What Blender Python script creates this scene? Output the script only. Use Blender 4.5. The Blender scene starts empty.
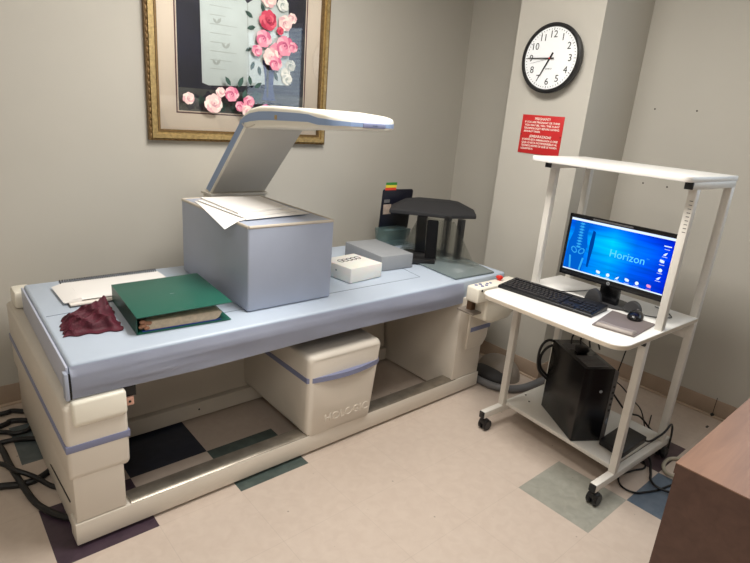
import bpy, bmesh, math, random
from mathutils import Vector, Matrix
random.seed(7)
C = bpy.context.scene.collection
PI = math.pi
T = .3048

# ------------------------------------------------------------------ materials
def srgb(r, g, b):
    f = lambda c: (c/255/12.92) if c/255 <= .04045 else ((c/255+.055)/1.055)**2.4
    return (f(r), f(g), f(b), 1)
def mat(name, col, rough=.5, metal=0, noise=0, nscale=8, bump=0, bscale=60, spec=.5, coat=0, trans=0, alpha=1, sub=0):
    m = bpy.data.materials.new(name); m.use_nodes = True
    nt = m.node_tree; b = nt.nodes['Principled BSDF']
    c = srgb(*col)
    b.inputs['Base Color'].default_value = c
    b.inputs['Roughness'].default_value = rough
    b.inputs['Metallic'].default_value = metal
    b.inputs['Specular IOR Level'].default_value = spec
    b.inputs['Coat Weight'].default_value = coat
    b.inputs['Transmission Weight'].default_value = trans
    b.inputs['Alpha'].default_value = alpha
    if sub:
        b.inputs['Subsurface Weight'].default_value = sub
        b.inputs['Subsurface Scale'].default_value = .02
    tc = nt.nodes.new('ShaderNodeTexCoord')
    if noise:
        n = nt.nodes.new('ShaderNodeTexNoise'); n.inputs['Scale'].default_value = nscale; n.inputs['Detail'].default_value = 6
        r = nt.nodes.new('ShaderNodeMapRange'); r.inputs[1].default_value = .3; r.inputs[2].default_value = .7
        r.inputs[3].default_value = 1-noise; r.inputs[4].default_value = 1+noise
        mx = nt.nodes.new('ShaderNodeVectorMath'); mx.operation = 'SCALE'; mx.inputs[0].default_value = c[:3]
        nt.links.new(tc.outputs['Object'], n.inputs['Vector']); nt.links.new(n.outputs['Fac'], r.inputs[0])
        nt.links.new(r.outputs[0], mx.inputs['Scale']); nt.links.new(mx.outputs[0], b.inputs['Base Color'])
    if bump:
        n2 = nt.nodes.new('ShaderNodeTexNoise'); n2.inputs['Scale'].default_value = bscale; n2.inputs['Detail'].default_value = 4
        bp = nt.nodes.new('ShaderNodeBump'); bp.inputs['Strength'].default_value = bump; bp.inputs['Distance'].default_value = .004
        nt.links.new(tc.outputs['Object'], n2.inputs['Vector']); nt.links.new(n2.outputs['Fac'], bp.inputs['Height']); nt.links.new(bp.outputs[0], b.inputs['Normal'])
    return m
def emis(name, col, s):
    m = bpy.data.materials.new(name); m.use_nodes = True
    nt = m.node_tree; nt.nodes.clear()
    e = nt.nodes.new('ShaderNodeEmission'); o = nt.nodes.new('ShaderNodeOutputMaterial')
    e.inputs[0].default_value = srgb(*col); e.inputs[1].default_value = s
    nt.links.new(e.outputs[0], o.inputs[0]); return m

def tile_mat(name, col, alt):
    m = bpy.data.materials.new(name); m.use_nodes = True
    nt = m.node_tree; L = nt.links; b = nt.nodes['Principled BSDF']
    tc = nt.nodes.new('ShaderNodeTexCoord')
    n = nt.nodes.new('ShaderNodeTexNoise'); n.inputs['Scale'].default_value = 24; n.inputs['Detail'].default_value = 9; n.inputs['Distortion'].default_value = .6
    L.new(tc.outputs['Object'], n.inputs['Vector'])
    cr = nt.nodes.new('ShaderNodeValToRGB'); cr.color_ramp.elements[0].position = .35; cr.color_ramp.elements[1].position = .68
    cr.color_ramp.elements[0].color = srgb(*alt); cr.color_ramp.elements[1].color = srgb(*col)
    L.new(n.outputs['Fac'], cr.inputs[0])
    # specks of dirt
    n3 = nt.nodes.new('ShaderNodeTexVoronoi'); n3.inputs['Scale'].default_value = 11; n3.inputs['Randomness'].default_value = 1
    L.new(tc.outputs['Object'], n3.inputs['Vector'])
    r3 = nt.nodes.new('ShaderNodeMapRange'); r3.inputs[1].default_value = .028; r3.inputs[2].default_value = .05; r3.inputs[3].default_value = .55; r3.inputs[4].default_value = 1
    L.new(n3.outputs['Distance'], r3.inputs[0])
    # seams between the tiles
    sx = nt.nodes.new('ShaderNodeSeparateXYZ'); L.new(tc.outputs['Object'], sx.inputs[0])
    outs = []
    for ax in (0, 1):
        d = nt.nodes.new('ShaderNodeMath'); d.operation = 'DIVIDE'; d.inputs[1].default_value = T; L.new(sx.outputs[ax], d.inputs[0])
        f = nt.nodes.new('ShaderNodeMath'); f.operation = 'FRACT'; L.new(d.outputs[0], f.inputs[0])
        s = nt.nodes.new('ShaderNodeMath'); s.operation = 'SUBTRACT'; s.inputs[1].default_value = .5; L.new(f.outputs[0], s.inputs[0])
        a = nt.nodes.new('ShaderNodeMath'); a.operation = 'ABSOLUTE'; L.new(s.outputs[0], a.inputs[0])
        r = nt.nodes.new('ShaderNodeMapRange'); r.inputs[1].default_value = .4955; r.inputs[2].default_value = .4985; r.inputs[3].default_value = 1; r.inputs[4].default_value = .88
        L.new(a.outputs[0], r.inputs[0]); outs.append(r.outputs[0])
    mm = nt.nodes.new('ShaderNodeMath'); mm.operation = 'MULTIPLY'; L.new(outs[0], mm.inputs[0]); L.new(outs[1], mm.inputs[1])
    m2 = nt.nodes.new('ShaderNodeMath'); m2.operation = 'MULTIPLY'; L.new(mm.outputs[0], m2.inputs[0]); L.new(r3.outputs[0], m2.inputs[1])
    sc = nt.nodes.new('ShaderNodeVectorMath'); sc.operation = 'SCALE'
    L.new(cr.outputs[0], sc.inputs[0]); L.new(m2.outputs[0], sc.inputs['Scale']); L.new(sc.outputs[0], b.inputs['Base Color'])
    b.inputs['Roughness'].default_value = .38
    bp = nt.nodes.new('ShaderNodeBump'); bp.inputs['Strength'].default_value = .12; bp.inputs['Distance'].default_value = .003
    n4 = nt.nodes.new('ShaderNodeTexNoise'); n4.inputs['Scale'].default_value = 25; L.new(tc.outputs['Object'], n4.inputs['Vector'])
    L.new(n4.outputs['Fac'], bp.inputs['Height']); L.new(bp.outputs[0], b.inputs['Normal'])
    return m

def wood_mat(name='walnut_laminate', lo=(122, 92, 76), hi=(146, 112, 92)):
    m = bpy.data.materials.new(name); m.use_nodes = True
    nt = m.node_tree; L = nt.links; b = nt.nodes['Principled BSDF']
    tc = nt.nodes.new('ShaderNodeTexCoord'); mp = nt.nodes.new('ShaderNodeMapping'); mp.inputs['Scale'].default_value = (2.5, 24, 24)
    n = nt.nodes.new('ShaderNodeTexNoise'); n.inputs['Scale'].default_value = 1.6; n.inputs['Detail'].default_value = 8; n.inputs['Distortion'].default_value = .6
    cr = nt.nodes.new('ShaderNodeValToRGB'); cr.color_ramp.elements[0].position = .3; cr.color_ramp.elements[1].position = .75
    cr.color_ramp.elements[0].color = srgb(*lo); cr.color_ramp.elements[1].color = srgb(*hi)
    L.new(tc.outputs['Object'], mp.inputs[0]); L.new(mp.outputs[0], n.inputs['Vector']); L.new(n.outputs['Fac'], cr.inputs[0]); L.new(cr.outputs[0], b.inputs['Base Color'])
    b.inputs['Roughness'].default_value = .42
    return m

M = dict(
    pfoam=mat('black_foam', (15, 15, 17), .95, spec=.15),
    mpad=mat('taupe_mouse_pad', (118, 108, 104), .55), wrist=mat('taupe_gel', (146, 136, 130), .45),
    wall=mat('wall_paint', (190, 186, 177), .75, noise=.015, nscale=3, bump=.06, bscale=140),
    base=mat('vinyl_baseboard', (166, 146, 128), .5, noise=.05, nscale=12),
    shoe=mat('baseboard_toe', (186, 166, 146), .55),
    ceil=mat('ceiling_tile', (225, 222, 214), .9, bump=.2, bscale=90),
    cream=mat('cream_enamel', (219, 211, 199), .42, noise=.025, nscale=5, bump=.05, bscale=260),
    creamL=mat('ivory_enamel', (236, 231, 217), .38, noise=.015, nscale=5),
    armface=mat('arm_grey_panel', (204, 199, 189), .55),
    stripe=mat('lavender_stripe', (128, 134, 166), .4),
    stripeB=mat('blue_stripe', (138, 160, 196), .4),
    pad=mat('blue_vinyl', (184, 196, 212), .42, noise=.03, nscale=4, bump=.1, bscale=18),
    skirt=mat('blue_vinyl_skirt', (188, 193, 210), .45, noise=.04, nscale=5, bump=.15, bscale=14),
    seam=mat('seam_thread', (92, 104, 124), .7),
    block=mat('block_vinyl', (164, 172, 190), .38, noise=.03, nscale=7, bump=.06, bscale=30),
    piping=mat('beige_piping', (196, 186, 172), .5),
    steel=mat('brushed_steel', (150, 142, 130), .33, metal=.75, noise=.2, nscale=18),
    black=mat('black_plastic', (22, 22, 24), .42, bump=.08, bscale=400),
    dblack=mat('satin_black', (14, 14, 17), .25),
    foam=mat('charcoal_foam', (40, 40, 43), .75, bump=.25, bscale=180),
    keym=mat('key_plastic', (34, 34, 38), .35),
    greyp=mat('grey_plastic', (88, 86, 86), .45),
    dgrey=mat('dark_grey_plastic', (58, 58, 60), .5),
    paper=mat('white_paper', (236, 233, 230), .8, noise=.01),
    ppaper=mat('cream_paper', (234, 227, 220), .8),
    edge=mat('page_edges', (205, 186, 160), .85, noise=.15, nscale=60),
    green=mat('binder_green', (26, 90, 76), .4, bump=.05, bscale=300),
    dgreen=mat('binder_spine_green', (14, 70, 56), .45),
    maroon=mat('maroon_cloth', (80, 17, 36), .65, noise=.3, nscale=50, bump=.3, bscale=200),
    gblock=mat('grey_block', (146, 149, 153), .55, noise=.03, nscale=30),
    phant=mat('milky_plastic', (240, 239, 234), .45, sub=.3),
    acr=mat('clear_acrylic', (214, 218, 214), .05, trans=1, alpha=.5),
    platem=mat('smoked_plate', (112, 124, 126), .15, spec=.6),
    teal=mat('teal_acrylic', (150, 190, 190), .1, trans=.8, alpha=.6),
    navyc=mat('navy_card', (18, 20, 34), .35),
    gold=mat('gilded_wood', (176, 152, 104), .38, metal=.55, noise=.25, nscale=70, bump=.5, bscale=120),
    goldd=mat('antique_gold_edge', (120, 94, 56), .45, metal=.4, noise=.3, nscale=90, bump=.6, bscale=150),
    matb=mat('picture_mat', (240, 226, 208), .85),
    mred=mat('mat_bevel', (96, 52, 52), .7),
    white=mat('white_laminate', (240, 238, 234), .32),
    ltube=mat('white_tube', (222, 218, 210), .38, noise=.03, nscale=9),
    edgeb=mat('tan_edge_band', (206, 194, 176), .5),
    signred=mat('sign_red', (196, 38, 40), .4),
    signw=mat('sign_white', (240, 225, 215), .5),
    clockw=mat('clock_face', (240, 243, 246), .4),
    ink=mat('black_ink', (20, 20, 22), .5),
    redb=mat('red_button', (214, 48, 34), .3),
    blueb=mat('blue_print', (40, 62, 140), .4),
    chrome=mat('chrome', (190, 190, 190), .2, metal=1),
    wire=mat('wire_coil', (70, 66, 66), .35, metal=.6),
    cable=mat('black_cable', (18, 18, 20), .45),
    bcable=mat('beige_cable', (176, 168, 150), .5),
    hose=mat('grey_hose', (106, 106, 108), .45),
    shell=mat('taupe_plastic', (134, 124, 114), .5),
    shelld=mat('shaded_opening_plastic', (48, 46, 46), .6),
    rust=mat('rusty_metal', (110, 84, 62), .6, metal=.5),
    pink=mat('connector_pink', (208, 160, 140), .5),
    screw=mat('screw_hole', (70, 62, 56), .6),
    flagg=mat('flag_green', (60, 140, 60), .6), flagy=mat('flag_yellow', (236, 214, 70), .6), flagr=mat('flag_red', (224, 70, 46), .6),
    wood=wood_mat(), wbody=wood_mat('walnut_laminate_darker', (82, 58, 50), (96, 70, 60)),  # wbody: same wood grain in a darker tone, for desk edge and panels
)

# ------------------------------------------------------------------ helpers
def tagp(o, label=None, cat=None, group=None, kind=None):
    if label: o['label'] = label
    if cat: o['category'] = cat
    if group: o['group'] = group
    if kind: o['kind'] = kind
    return o
def empty(name, loc, label, cat, rz=0, group=None):
    o = bpy.data.objects.new(name, None); C.objects.link(o); o.location = loc; o.rotation_euler = (0, 0, rz)
    o.empty_display_size = .05
    return tagp(o, label, cat, group)
class MB:
    """a bmesh that becomes ONE object"""
    def __init__(s): s.bm = bmesh.new()
    def _m(s, verts, mtx):
        if mtx is not None: bmesh.ops.transform(s.bm, matrix=mtx, verts=verts)
    def box(s, x0, x1, y0, y1, z0, z1, bev=0, seg=2, mtx=None, mi=0):
        t = bmesh.new()
        bmesh.ops.create_cube(t, size=1)
        for v in t.verts: v.co = Vector(((x0+x1)/2+v.co.x*(x1-x0), (y0+y1)/2+v.co.y*(y1-y0), (z0+z1)/2+v.co.z*(z1-z0)))
        if bev: bmesh.ops.bevel(t, geom=t.edges[:], offset=bev, segments=seg, affect='EDGES', profile=.5)
        return s._merge(t, mtx, mi)
    def _merge(s, t, mtx=None, mi=0):
        if mtx is not None: bmesh.ops.transform(t, matrix=mtx, verts=t.verts)
        for f in t.faces: f.material_index = mi
        me = bpy.data.meshes.new('tmp'); t.to_mesh(me); t.free()
        s.bm.from_mesh(me); bpy.data.meshes.remove(me); return s
    def prism(s, pts, axis, a0, a1, bev=0, seg=2, mtx=None, mi=0):
        """pts in the plane across axis: axis x -> (y,z); y -> (x,z); z -> (x,y)"""
        t = bmesh.new()
        def P(p, a): return {'x': (a, p[0], p[1]), 'y': (p[0], a, p[1]), 'z': (p[0], p[1], a)}[axis]
        lo = [t.verts.new(P(p, a0)) for p in pts]; hi = [t.verts.new(P(p, a1)) for p in pts]
        t.faces.new(lo); t.faces.new(hi[::-1]); n = len(pts)
        for i in range(n): t.faces.new((lo[i], hi[i], hi[(i+1) % n], lo[(i+1) % n]))
        bmesh.ops.recalc_face_normals(t, faces=t.faces)
        if bev: bmesh.ops.bevel(t, geom=t.edges[:], offset=bev, segments=seg, affect='EDGES', profile=.5)
        return s._merge(t, mtx, mi)
    def loft(s, rings, mtx=None, mi=0, bev=0):
        """closed rings of equal count, capped"""
        t = bmesh.new(); R = [[t.verts.new(p) for p in r] for r in rings]; n = len(R[0])
        for a, b in zip(R, R[1:]):
            for i in range(n): t.faces.new((a[i], b[i], b[(i+1) % n], a[(i+1) % n]))
        t.faces.new(R[0]); t.faces.new(R[-1][::-1])
        bmesh.ops.recalc_face_normals(t, faces=t.faces)
        if bev: bmesh.ops.bevel(t, geom=t.edges[:], offset=bev, segments=2, affect='EDGES', profile=.5)
        return s._merge(t, mtx, mi)
    def cyl(s, p0, p1, r0, r1=None, n=20, mi=0, bev=0):
        r1 = r0 if r1 is None else r1
        p0 = Vector(p0); p1 = Vector(p1); d = p1-p0
        t = bmesh.new(); bmesh.ops.create_cone(t, cap_ends=True, segments=n, radius1=r0, radius2=r1, depth=d.length)
        if bev: bmesh.ops.bevel(t, geom=[e for e in t.edges if len(e.link_faces) == 2 and any(len(f.verts) > 4 for f in e.link_faces)], offset=bev, segments=2, affect='EDGES')
        m = Matrix.Translation((p0+p1)/2) @ d.to_track_quat('Z', 'Y').to_matrix().to_4x4()
        return s._merge(t, m, mi)
    def sphere(s, c, r, sc=(1, 1, 1), mi=0, n=16, mtx=None):
        t = bmesh.new(); bmesh.ops.create_uvsphere(t, u_segments=n, v_segments=max(6, n//2), radius=r)
        for v in t.verts: v.co = Vector((v.co.x*sc[0], v.co.y*sc[1], v.co.z*sc[2]))+Vector(c)
        return s._merge(t, mtx, mi)
    def tube(s, pts, r, n=8, mi=0, smooth=6):
        P = [Vector(p) for p in pts]
        if smooth and len(P) > 2:
            Q = []
            for i in range(len(P)-1):
                a = P[max(i-1, 0)]; b = P[i]; c = P[i+1]; d = P[min(i+2, len(P)-1)]
                for k in range(smooth):
                    u = k/smooth
                    Q.append(.5*((2*b)+(c-a)*u+(2*a-5*b+4*c-d)*u*u+(-a+3*b-3*c+d)*u**3))
            Q.append(P[-1]); P = Q
        t = bmesh.new(); rings = []; up = Vector((0, 0, 1))
        for i, p in enumerate(P):
            d = (P[min(i+1, len(P)-1)]-P[max(i-1, 0)])
            d = d.normalized() if d.length > 1e-9 else Vector((1, 0, 0))
            a = d.cross(up)
            if a.length < 1e-3: a = d.cross(Vector((0, 1, 0)))
            a.normalize(); b = a.cross(d); up = b
            rings.append([t.verts.new(p+a*math.cos(2*PI*k/n)*r+b*math.sin(2*PI*k/n)*r) for k in range(n)])
        for A, B in zip(rings, rings[1:]):
            for k in range(n): t.faces.new((A[k], B[k], B[(k+1) % n], A[(k+1) % n]))
        t.faces.new(rings[0]); t.faces.new(rings[-1][::-1])
        bmesh.ops.recalc_face_normals(t, faces=t.faces)
        return s._merge(t, None, mi)
    def build(s, name, mats, parent=None, smooth=35, **tags):
        if not isinstance(mats, (list, tuple)): mats = [mats]
        me = bpy.data.meshes.new(name); s.bm.to_mesh(me); s.bm.free()
        for m in mats: me.materials.append(M[m] if isinstance(m, str) else m)
        if smooth:
            for p in me.polygons: p.use_smooth = True
            try: me.set_sharp_from_angle(angle=math.radians(smooth))
            except Exception: pass
        o = bpy.data.objects.new(name, me); C.objects.link(o)
        if parent: o.parent = parent; o.matrix_parent_inverse = wm(parent).inverted()
        return tagp(o, **tags)
def wm(o):
    m = Matrix.LocRotScale(o.location, o.rotation_euler, o.scale)
    return (wm(o.parent) @ o.matrix_parent_inverse @ m) if o.parent else m
def text(name, body, size, mtx, material, parent=None, extrude=.0004, align='CENTER', bold=0, shear=0):
    cu = bpy.data.curves.new(name, 'FONT'); cu.body = body; cu.size = size; cu.extrude = extrude; cu.align_x = align; cu.align_y = 'CENTER'
    cu.offset = bold; cu.shear = shear; cu.resolution_u = 3
    tmp = bpy.data.objects.new(name+'_tmp', cu); C.objects.link(tmp)
    dg = bpy.context.evaluated_depsgraph_get(); dg.update()
    me = bpy.data.meshes.new_from_object(tmp.evaluated_get(dg))
    bpy.data.objects.remove(tmp); me.materials.clear(); me.materials.append(M[material] if isinstance(material, str) else material)
    me.transform(mtx)
    o = bpy.data.objects.new(name, me); C.objects.link(o)
    if parent: o.parent = parent; o.matrix_parent_inverse = wm(parent).inverted()
    return o
def frame(origin, right, up):
    r = Vector(right).normalized(); u = Vector(up); n = r.cross(u).normalized(); u = n.cross(r)
    return Matrix.Translation(origin) @ Matrix((r, u, n)).transposed().to_4x4()
def copy_tree(o, parent=None):
    c = o.copy(); C.objects.link(c)
    if parent: c.parent = parent
    for ch in o.children: copy_tree(ch, c)
    return c

# ------------------------------------------------------------------ room shell
XR, YB, XL, YF, H = 2.60, 1.13, -1.9, -3.4, 2.5
tm = [tile_mat('tile_cream', (201, 186, 173), (195, 179, 166)), tile_mat('tile_navy', (44, 50, 66), (34, 40, 54)),
      tile_mat('tile_purple', (72, 56, 68), (60, 46, 58)), tile_mat('tile_dark_sage', (80, 92, 88), (66, 78, 75)),
      tile_mat('tile_sage', (160, 158, 148), (146, 146, 136)), tile_mat('tile_blue', (98, 110, 124), (84, 98, 114)),
      tile_mat('tile_plum', (88, 70, 74), (72, 58, 62)), tile_mat('tile_slate', (96, 104, 106), (82, 92, 94))]
special = {(-1, -1+0): 0, (-1, 0): 2, (0, 1): 1, (1, 0): 3, (4, -3): 4, (5, -4): 5, (6, -3): 6, (-1, 2): 7, (3, 1): 6, (-4, -3): 5, (1, -7): 3}
bm = bmesh.new(); i0, i1, j0, j1 = -7, 9, -12, 4
xs = [max(XL, min(XR, i*T)) for i in range(i0, i1+1)]; ys = [max(YF, min(YB, j*T)) for j in range(j0, j1+1)]
V = [[bm.verts.new((x, y, 0)) for y in ys] for x in xs]
for i in range(len(xs)-1):
    for j in range(len(ys)-1):
        if xs[i+1]-xs[i] < 1e-6 or ys[j+1]-ys[j] < 1e-6: continue
        f = bm.faces.new((V[i][j], V[i+1][j], V[i+1][j+1], V[i][j+1])); f.material_index = special.get((i0+i, j0+j), 0)
r = bmesh.ops.extrude_face_region(bm, geom=bm.faces[:])
bmesh.ops.translate(bm, verts=[v for v in r['geom'] if isinstance(v, bmesh.types.BMVert)], vec=(0, 0, -.05))
bmesh.ops.delete(bm, geom=[v for v in bm.verts if not v.link_faces], context='VERTS')
bmesh.ops.recalc_face_normals(bm, faces=bm.faces)
f = MB(); f.bm.free(); f.bm = bm
f.build('floor', tm, smooth=0, kind='structure')
def S(name, m, *b, **k):
    q = MB()
    for c in b: q.box(*c, **k)
    return q.build(name, m, kind='structure')
S('wall_back', 'wall', (XL-.1, XR+.1, YB, YB+.1, -.05, H))
S('wall_left', 'wall', (XL-.1, XL, YF, YB, -.05, H))
S('wall_front', 'wall', (XL-.1, XR+.1, YF-.1, YF, -.05, H))
# right wall with the window opening
WY0, WY1, WZ0, WZ1 = -2.15, -1.0, 1.2, 2.15
S('wall_right', 'wall', (XR, XR+.1, WY1, YB, -.05, H), (XR, XR+.1, YF, WY0, -.05, H), (XR, XR+.1, WY0, WY1, -.05, WZ0), (XR, XR+.1, WY0, WY1, WZ1, H))
S('wall_column', 'wall', (2.12, XR, -.10, .385, -.05, H))
S('ceiling', 'ceil', (XL-.1, XR+.1, YF-.1, YB+.1, H, H+.06))
def bbd(name, x0, x1, y0, y1):
    b = MB(); b.box(x0, x1, y0, y1, 0, .1, bev=.002); return b
b = MB(); b.box(XL, XR, YB-.006, YB, 0, .098, bev=.002); b.box(XL, XR, YB-.02, YB-.006, 0, .012, bev=.004, mi=1); b.build('baseboard_back', ['base', 'shoe'], kind='structure')
b = MB(); b.box(XR-.006, XR, YF, -.106, 0, .098, bev=.002); b.box(XR-.02, XR-.006, YF, -.106, 0, .012, bev=.004, mi=1)
b.box(XR-.006, XR, .391, YB-.02, 0, .098, bev=.002); b.build('baseboard_right', ['base', 'shoe'], kind='structure')
b = MB(); b.box(2.114, 2.12, -.106, .391, 0, .098, bev=.002); b.box(2.10, 2.114, -.106, .391, 0, .012, bev=.004, mi=1)
b.box(2.12, XR-.02, -.106, -.10, 0, .098, bev=.002); b.build('baseboard_column', ['base', 'shoe'], kind='structure')
# window with blinds (right wall, beside the camera's view)
b = MB()
for a in ((WY0, WY0+.03, WZ0, WZ1), (WY1-.03, WY1, WZ0, WZ1), (WY0, WY1, WZ0, WZ0+.03), (WY0, WY1, WZ1-.03, WZ1)): b.box(XR+.02, XR+.08, *a)
w = b.build('window_1', 'white', kind='structure')
b = MB(); b.box(XR+.07, XR+.08, WY0+.03, WY1-.03, WZ0+.03, WZ1-.03); b.build('window_pane', emis('daylight_sky', (150, 195, 235), .45), w)
b = MB(); z = WZ0+.04
while z < WZ1-.04:
    b.prism([(XR+.022, z), (XR+.024, z-.002), (XR+.052, z+.022), (XR+.050, z+.024)], 'y', WY0+.035, WY1-.035); z += .040
b.build('blind_slats', 'white', w)

# wall screw holes and marks
for (y, z) in ((-.22, 1.534), (-.43, 1.535), (-.245, 1.144), (-.374, 1.142)):
    b = MB(); b.cyl((XR-.0015, y, z), (XR+.001, y, z), .0045, n=12)
    b.build('wall_anchor', 'screw', label=f'small dark screw hole in the right wall, {"upper" if z > 1.3 else "lower"} pair, {"left" if y > -.3 else "right"} one', cat='wall anchor', group='screw holes in the right wall')

# ceiling lights
def troffer(x, y, power, w=.6, l=1.2, label=''):
    t = empty('ceiling_light', (x, y, H), label, 'ceiling light')
    b = MB()
    for q in ((x-w/2-.03, x-w/2, y-l/2-.03, y+l/2+.03), (x+w/2, x+w/2+.03, y-l/2-.03, y+l/2+.03), (x-w/2, x+w/2, y-l/2-.03, y-l/2), (x-w/2, x+w/2, y+l/2, y+l/2+.03)): b.box(*q, H-.02, H)
    b.build('light_frame', 'white', t)
    b = MB(); b.box(x-w/2, x+w/2, y-l/2, y+l/2, H-.006, H-.001); b.build('diffuser', emis('lit_diffuser', (255, 244, 226), 1.2), t)
    L = bpy.data.lights.new('tube_light', 'AREA'); L.shape = 'RECTANGLE'; L.size = w; L.size_y = l; L.energy = power; L.color = (1, .965, .905)
    o = bpy.data.objects.new('tube_lamp', L); C.objects.link(o); o.location = (x, y, H-.012); o.parent = t; o.matrix_parent_inverse = wm(t).inverted()
troffer(.75, -.35, 48, label='recessed fluorescent ceiling light over the scanner')
troffer(-1.05, -2.0, 19, label='added ceiling fill light behind the camera')  # fill lamp added to brighten the faces turned toward the camera
L = bpy.data.lights.new('daylight', 'AREA'); L.shape = 'RECTANGLE'; L.size = WY1-WY0-.08; L.size_y = WZ1-WZ0-.08; L.energy = 6; L.color = (.72, .86, 1)
o = bpy.data.objects.new('window_daylight', L); C.objects.link(o); o.location = (XR+.015, (WY0+WY1)/2, (WZ0+WZ1)/2); o.rotation_euler = (0, PI/2, 0); o.rotation_euler = Matrix((( 0, 0, 1), (1, 0, 0), (0, 1, 0))).to_euler()
w_ = bpy.data.worlds.new('world'); bpy.context.scene.world = w_; w_.use_nodes = True
w_.node_tree.nodes['Background'].inputs[0].default_value = (.7, .75, .8, 1); w_.node_tree.nodes['Background'].inputs[1].default_value = .3

# ------------------------------------------------------------------ framed picture
pf = empty('framed_picture', (.9, YB, 1.2), 'gold-framed floral still life with open book and vase, on the back wall', 'picture')
px0, px1, pz0, pz1 = .402, 1.400, 1.195, 2.12
y0 = YB-.003
def mitre(o_in, o_out, ya, yb, mi=0, b=None):
    (a0, a1, c0, c1), (d0, d1, e0, e1) = o_in, o_out
    b = b or MB()
    for q in ([(d0, e0), (d1, e0), (a1, c0), (a0, c0)], [(d0, e1), (a0, c1), (a1, c1), (d1, e1)], [(d0, e0), (a0, c0), (a0, c1), (d0, e1)], [(d1, e0), (d1, e1), (a1, c1), (a1, c0)]):
        b.prism(q, 'y', ya, yb, mi=mi)
    return b
def inset(r, d): return (r[0]+d, r[1]-d, r[2]+d, r[3]-d)
R0 = (px0, px1, pz0, pz1)
b = mitre(inset(R0, .012), R0, y0-.024, y0, mi=1)
mitre(inset(R0, .03), inset(R0, .012), y0-.034, y0, mi=0, b=b)
mitre(inset(R0, .042), inset(R0, .03), y0-.022, y0, mi=0, b=b)
mitre(inset(R0, .052), inset(R0, .042), y0-.027, y0, mi=1, b=b)
# carved beads on the outer edge
for k in range(34):
    u = px0+.02+(px1-px0-.04)*k/33
    b.sphere((u, y0-.025, pz0+.007), .009, (1.5, .5, .7), mi=1, n=8)
for k in range(32):
    u = pz0+.02+(pz1-pz0-.04)*k/31
    for xx in (px0+.007, px1-.007): b.sphere((xx, y0-.025, u), .009, (.7, .5, 1.5), mi=1, n=8)
b.build('picture_frame', ['gold', 'goldd'], pf)
b = MB(); b.box(px0+.05, px1-.05, y0-.008, y0, pz0+.05, pz1-.05); b.build('mat_board', 'matb', pf)
ax0, ax1, az0, az1 = .538, 1.262, 1.325, 1.99
b = mitre((ax0+.006, ax1-.006, az0+.006, az1-.006), (ax0, ax1, az0, az1), y0-.0095, y0-.008); b.build('mat_bevel', 'mred', pf)
bx0, bx1, bz0, bz1 = ax0+.012, ax1-.012, az0+.012, az1-.012
art = MB(); yy = [y0-.0088]
def layer(): yy[0] -= .00012; return yy[0]
amats = [mat('art_night', (26, 28, 48), .6, noise=.35, nscale=6), mat('art_page', (206, 216, 214), .7, noise=.03, nscale=20), mat('art_page_line', (178, 186, 182), .7),
         mat('art_vase', (74, 86, 130), .5, noise=.25, nscale=9), mat('art_pink', (222, 128, 158), .7, noise=.1, nscale=40), mat('art_pale', (236, 196, 196), .7, noise=.08, nscale=40),
         mat('art_red', (196, 58, 88), .7, noise=.12, nscale=40), mat('art_leaf', (52, 82, 74), .7, noise=.2, nscale=30), mat('art_mag', (190, 96, 150), .7), mat('art_white', (214, 218, 214), .7, noise=.1, nscale=60),
         mat('art_table', (84, 86, 84), .7, noise=.3, nscale=14), mat('art_deep', (150, 70, 100), .7)]
def poly(pts, mi):
    ya = layer(); t = bmesh.new(); t.faces.new([t.verts.new((p[0], ya, p[1])) for p in pts]); bmesh.ops.recalc_face_normals(t, faces=t.faces)
    for f_ in t.faces:
        if f_.normal.y > 0: f_.normal_flip()
    art._merge(t, None, mi)
def blob(cx, cz, r, mi, n=18, wob=.1, sx=1, sz=1, ph=0):
    poly([(cx+sx*r*math.cos(a)*(1+wob*math.sin(5*a+ph)), cz+sz*r*math.sin(a)*(1+wob*math.sin(5*a+ph))) for a in [2*PI*k/n for k in range(n)]], mi)
def leaf(cx, cz, l, ang, mi=7):
    d = (math.cos(ang), math.sin(ang)); n_ = (-d[1], d[0])
    poly([(cx+d[0]*u*l+n_[0]*w*l, cz+d[1]*u*l+n_[1]*w*l) for u, w in ((0, 0), (.3, .2), (.65, .2), (1, 0), (.65, -.2), (.3, -.2))], mi)
tones = {4: [(232, 150, 172), (210, 108, 142), (244, 186, 196), (188, 84, 122)], 5: [(240, 208, 204), (228, 180, 184), (248, 226, 218), (206, 150, 160)],
         6: [(206, 70, 96), (178, 44, 74), (224, 104, 122), (146, 32, 60)], 8: [(196, 110, 160), (172, 84, 142), (216, 146, 184), (140, 62, 112)], 9: [(222, 224, 218), (196, 202, 200), (236, 236, 230), (150, 164, 160)]}
tidx = {}
for k_, cs_ in tones.items():
    tidx[k_] = list(range(len(amats), len(amats)+4)); amats += [mat(f'art_petal_{k_}_{i}', c_, .7, noise=.08, nscale=60) for i, c_ in enumerate(cs_)]
def rose(cx, cz, r, mi, ci=None):
    t_ = tidx[mi]; o1 = random.random()*6
    for k in range(7):
        a = o1+k*.898; blob(cx+.55*r*math.cos(a), cz+.5*r*math.sin(a), r*.52, t_[(0, 2, 1)[k % 3]], n=14, wob=.07, sx=1+.2*math.sin(k), ph=k)
    for k in range(5):
        a = o1+1+k*1.256; blob(cx+.3*r*math.cos(a), cz+.28*r*math.sin(a)-.05*r, r*.40, t_[(2, 0, 1)[k % 3]], n=12, wob=.08, sz=.85, ph=k*2)
    for k in range(3):
        a = o1+.5+k*2.1; blob(cx+.13*r*math.cos(a), cz+.12*r*math.sin(a), r*.26, t_[(1, 3, 0)[k]], n=10, wob=.1, sx=1.2, ph=k)
    blob(cx, cz, r*.12, t_[3], n=8)
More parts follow.
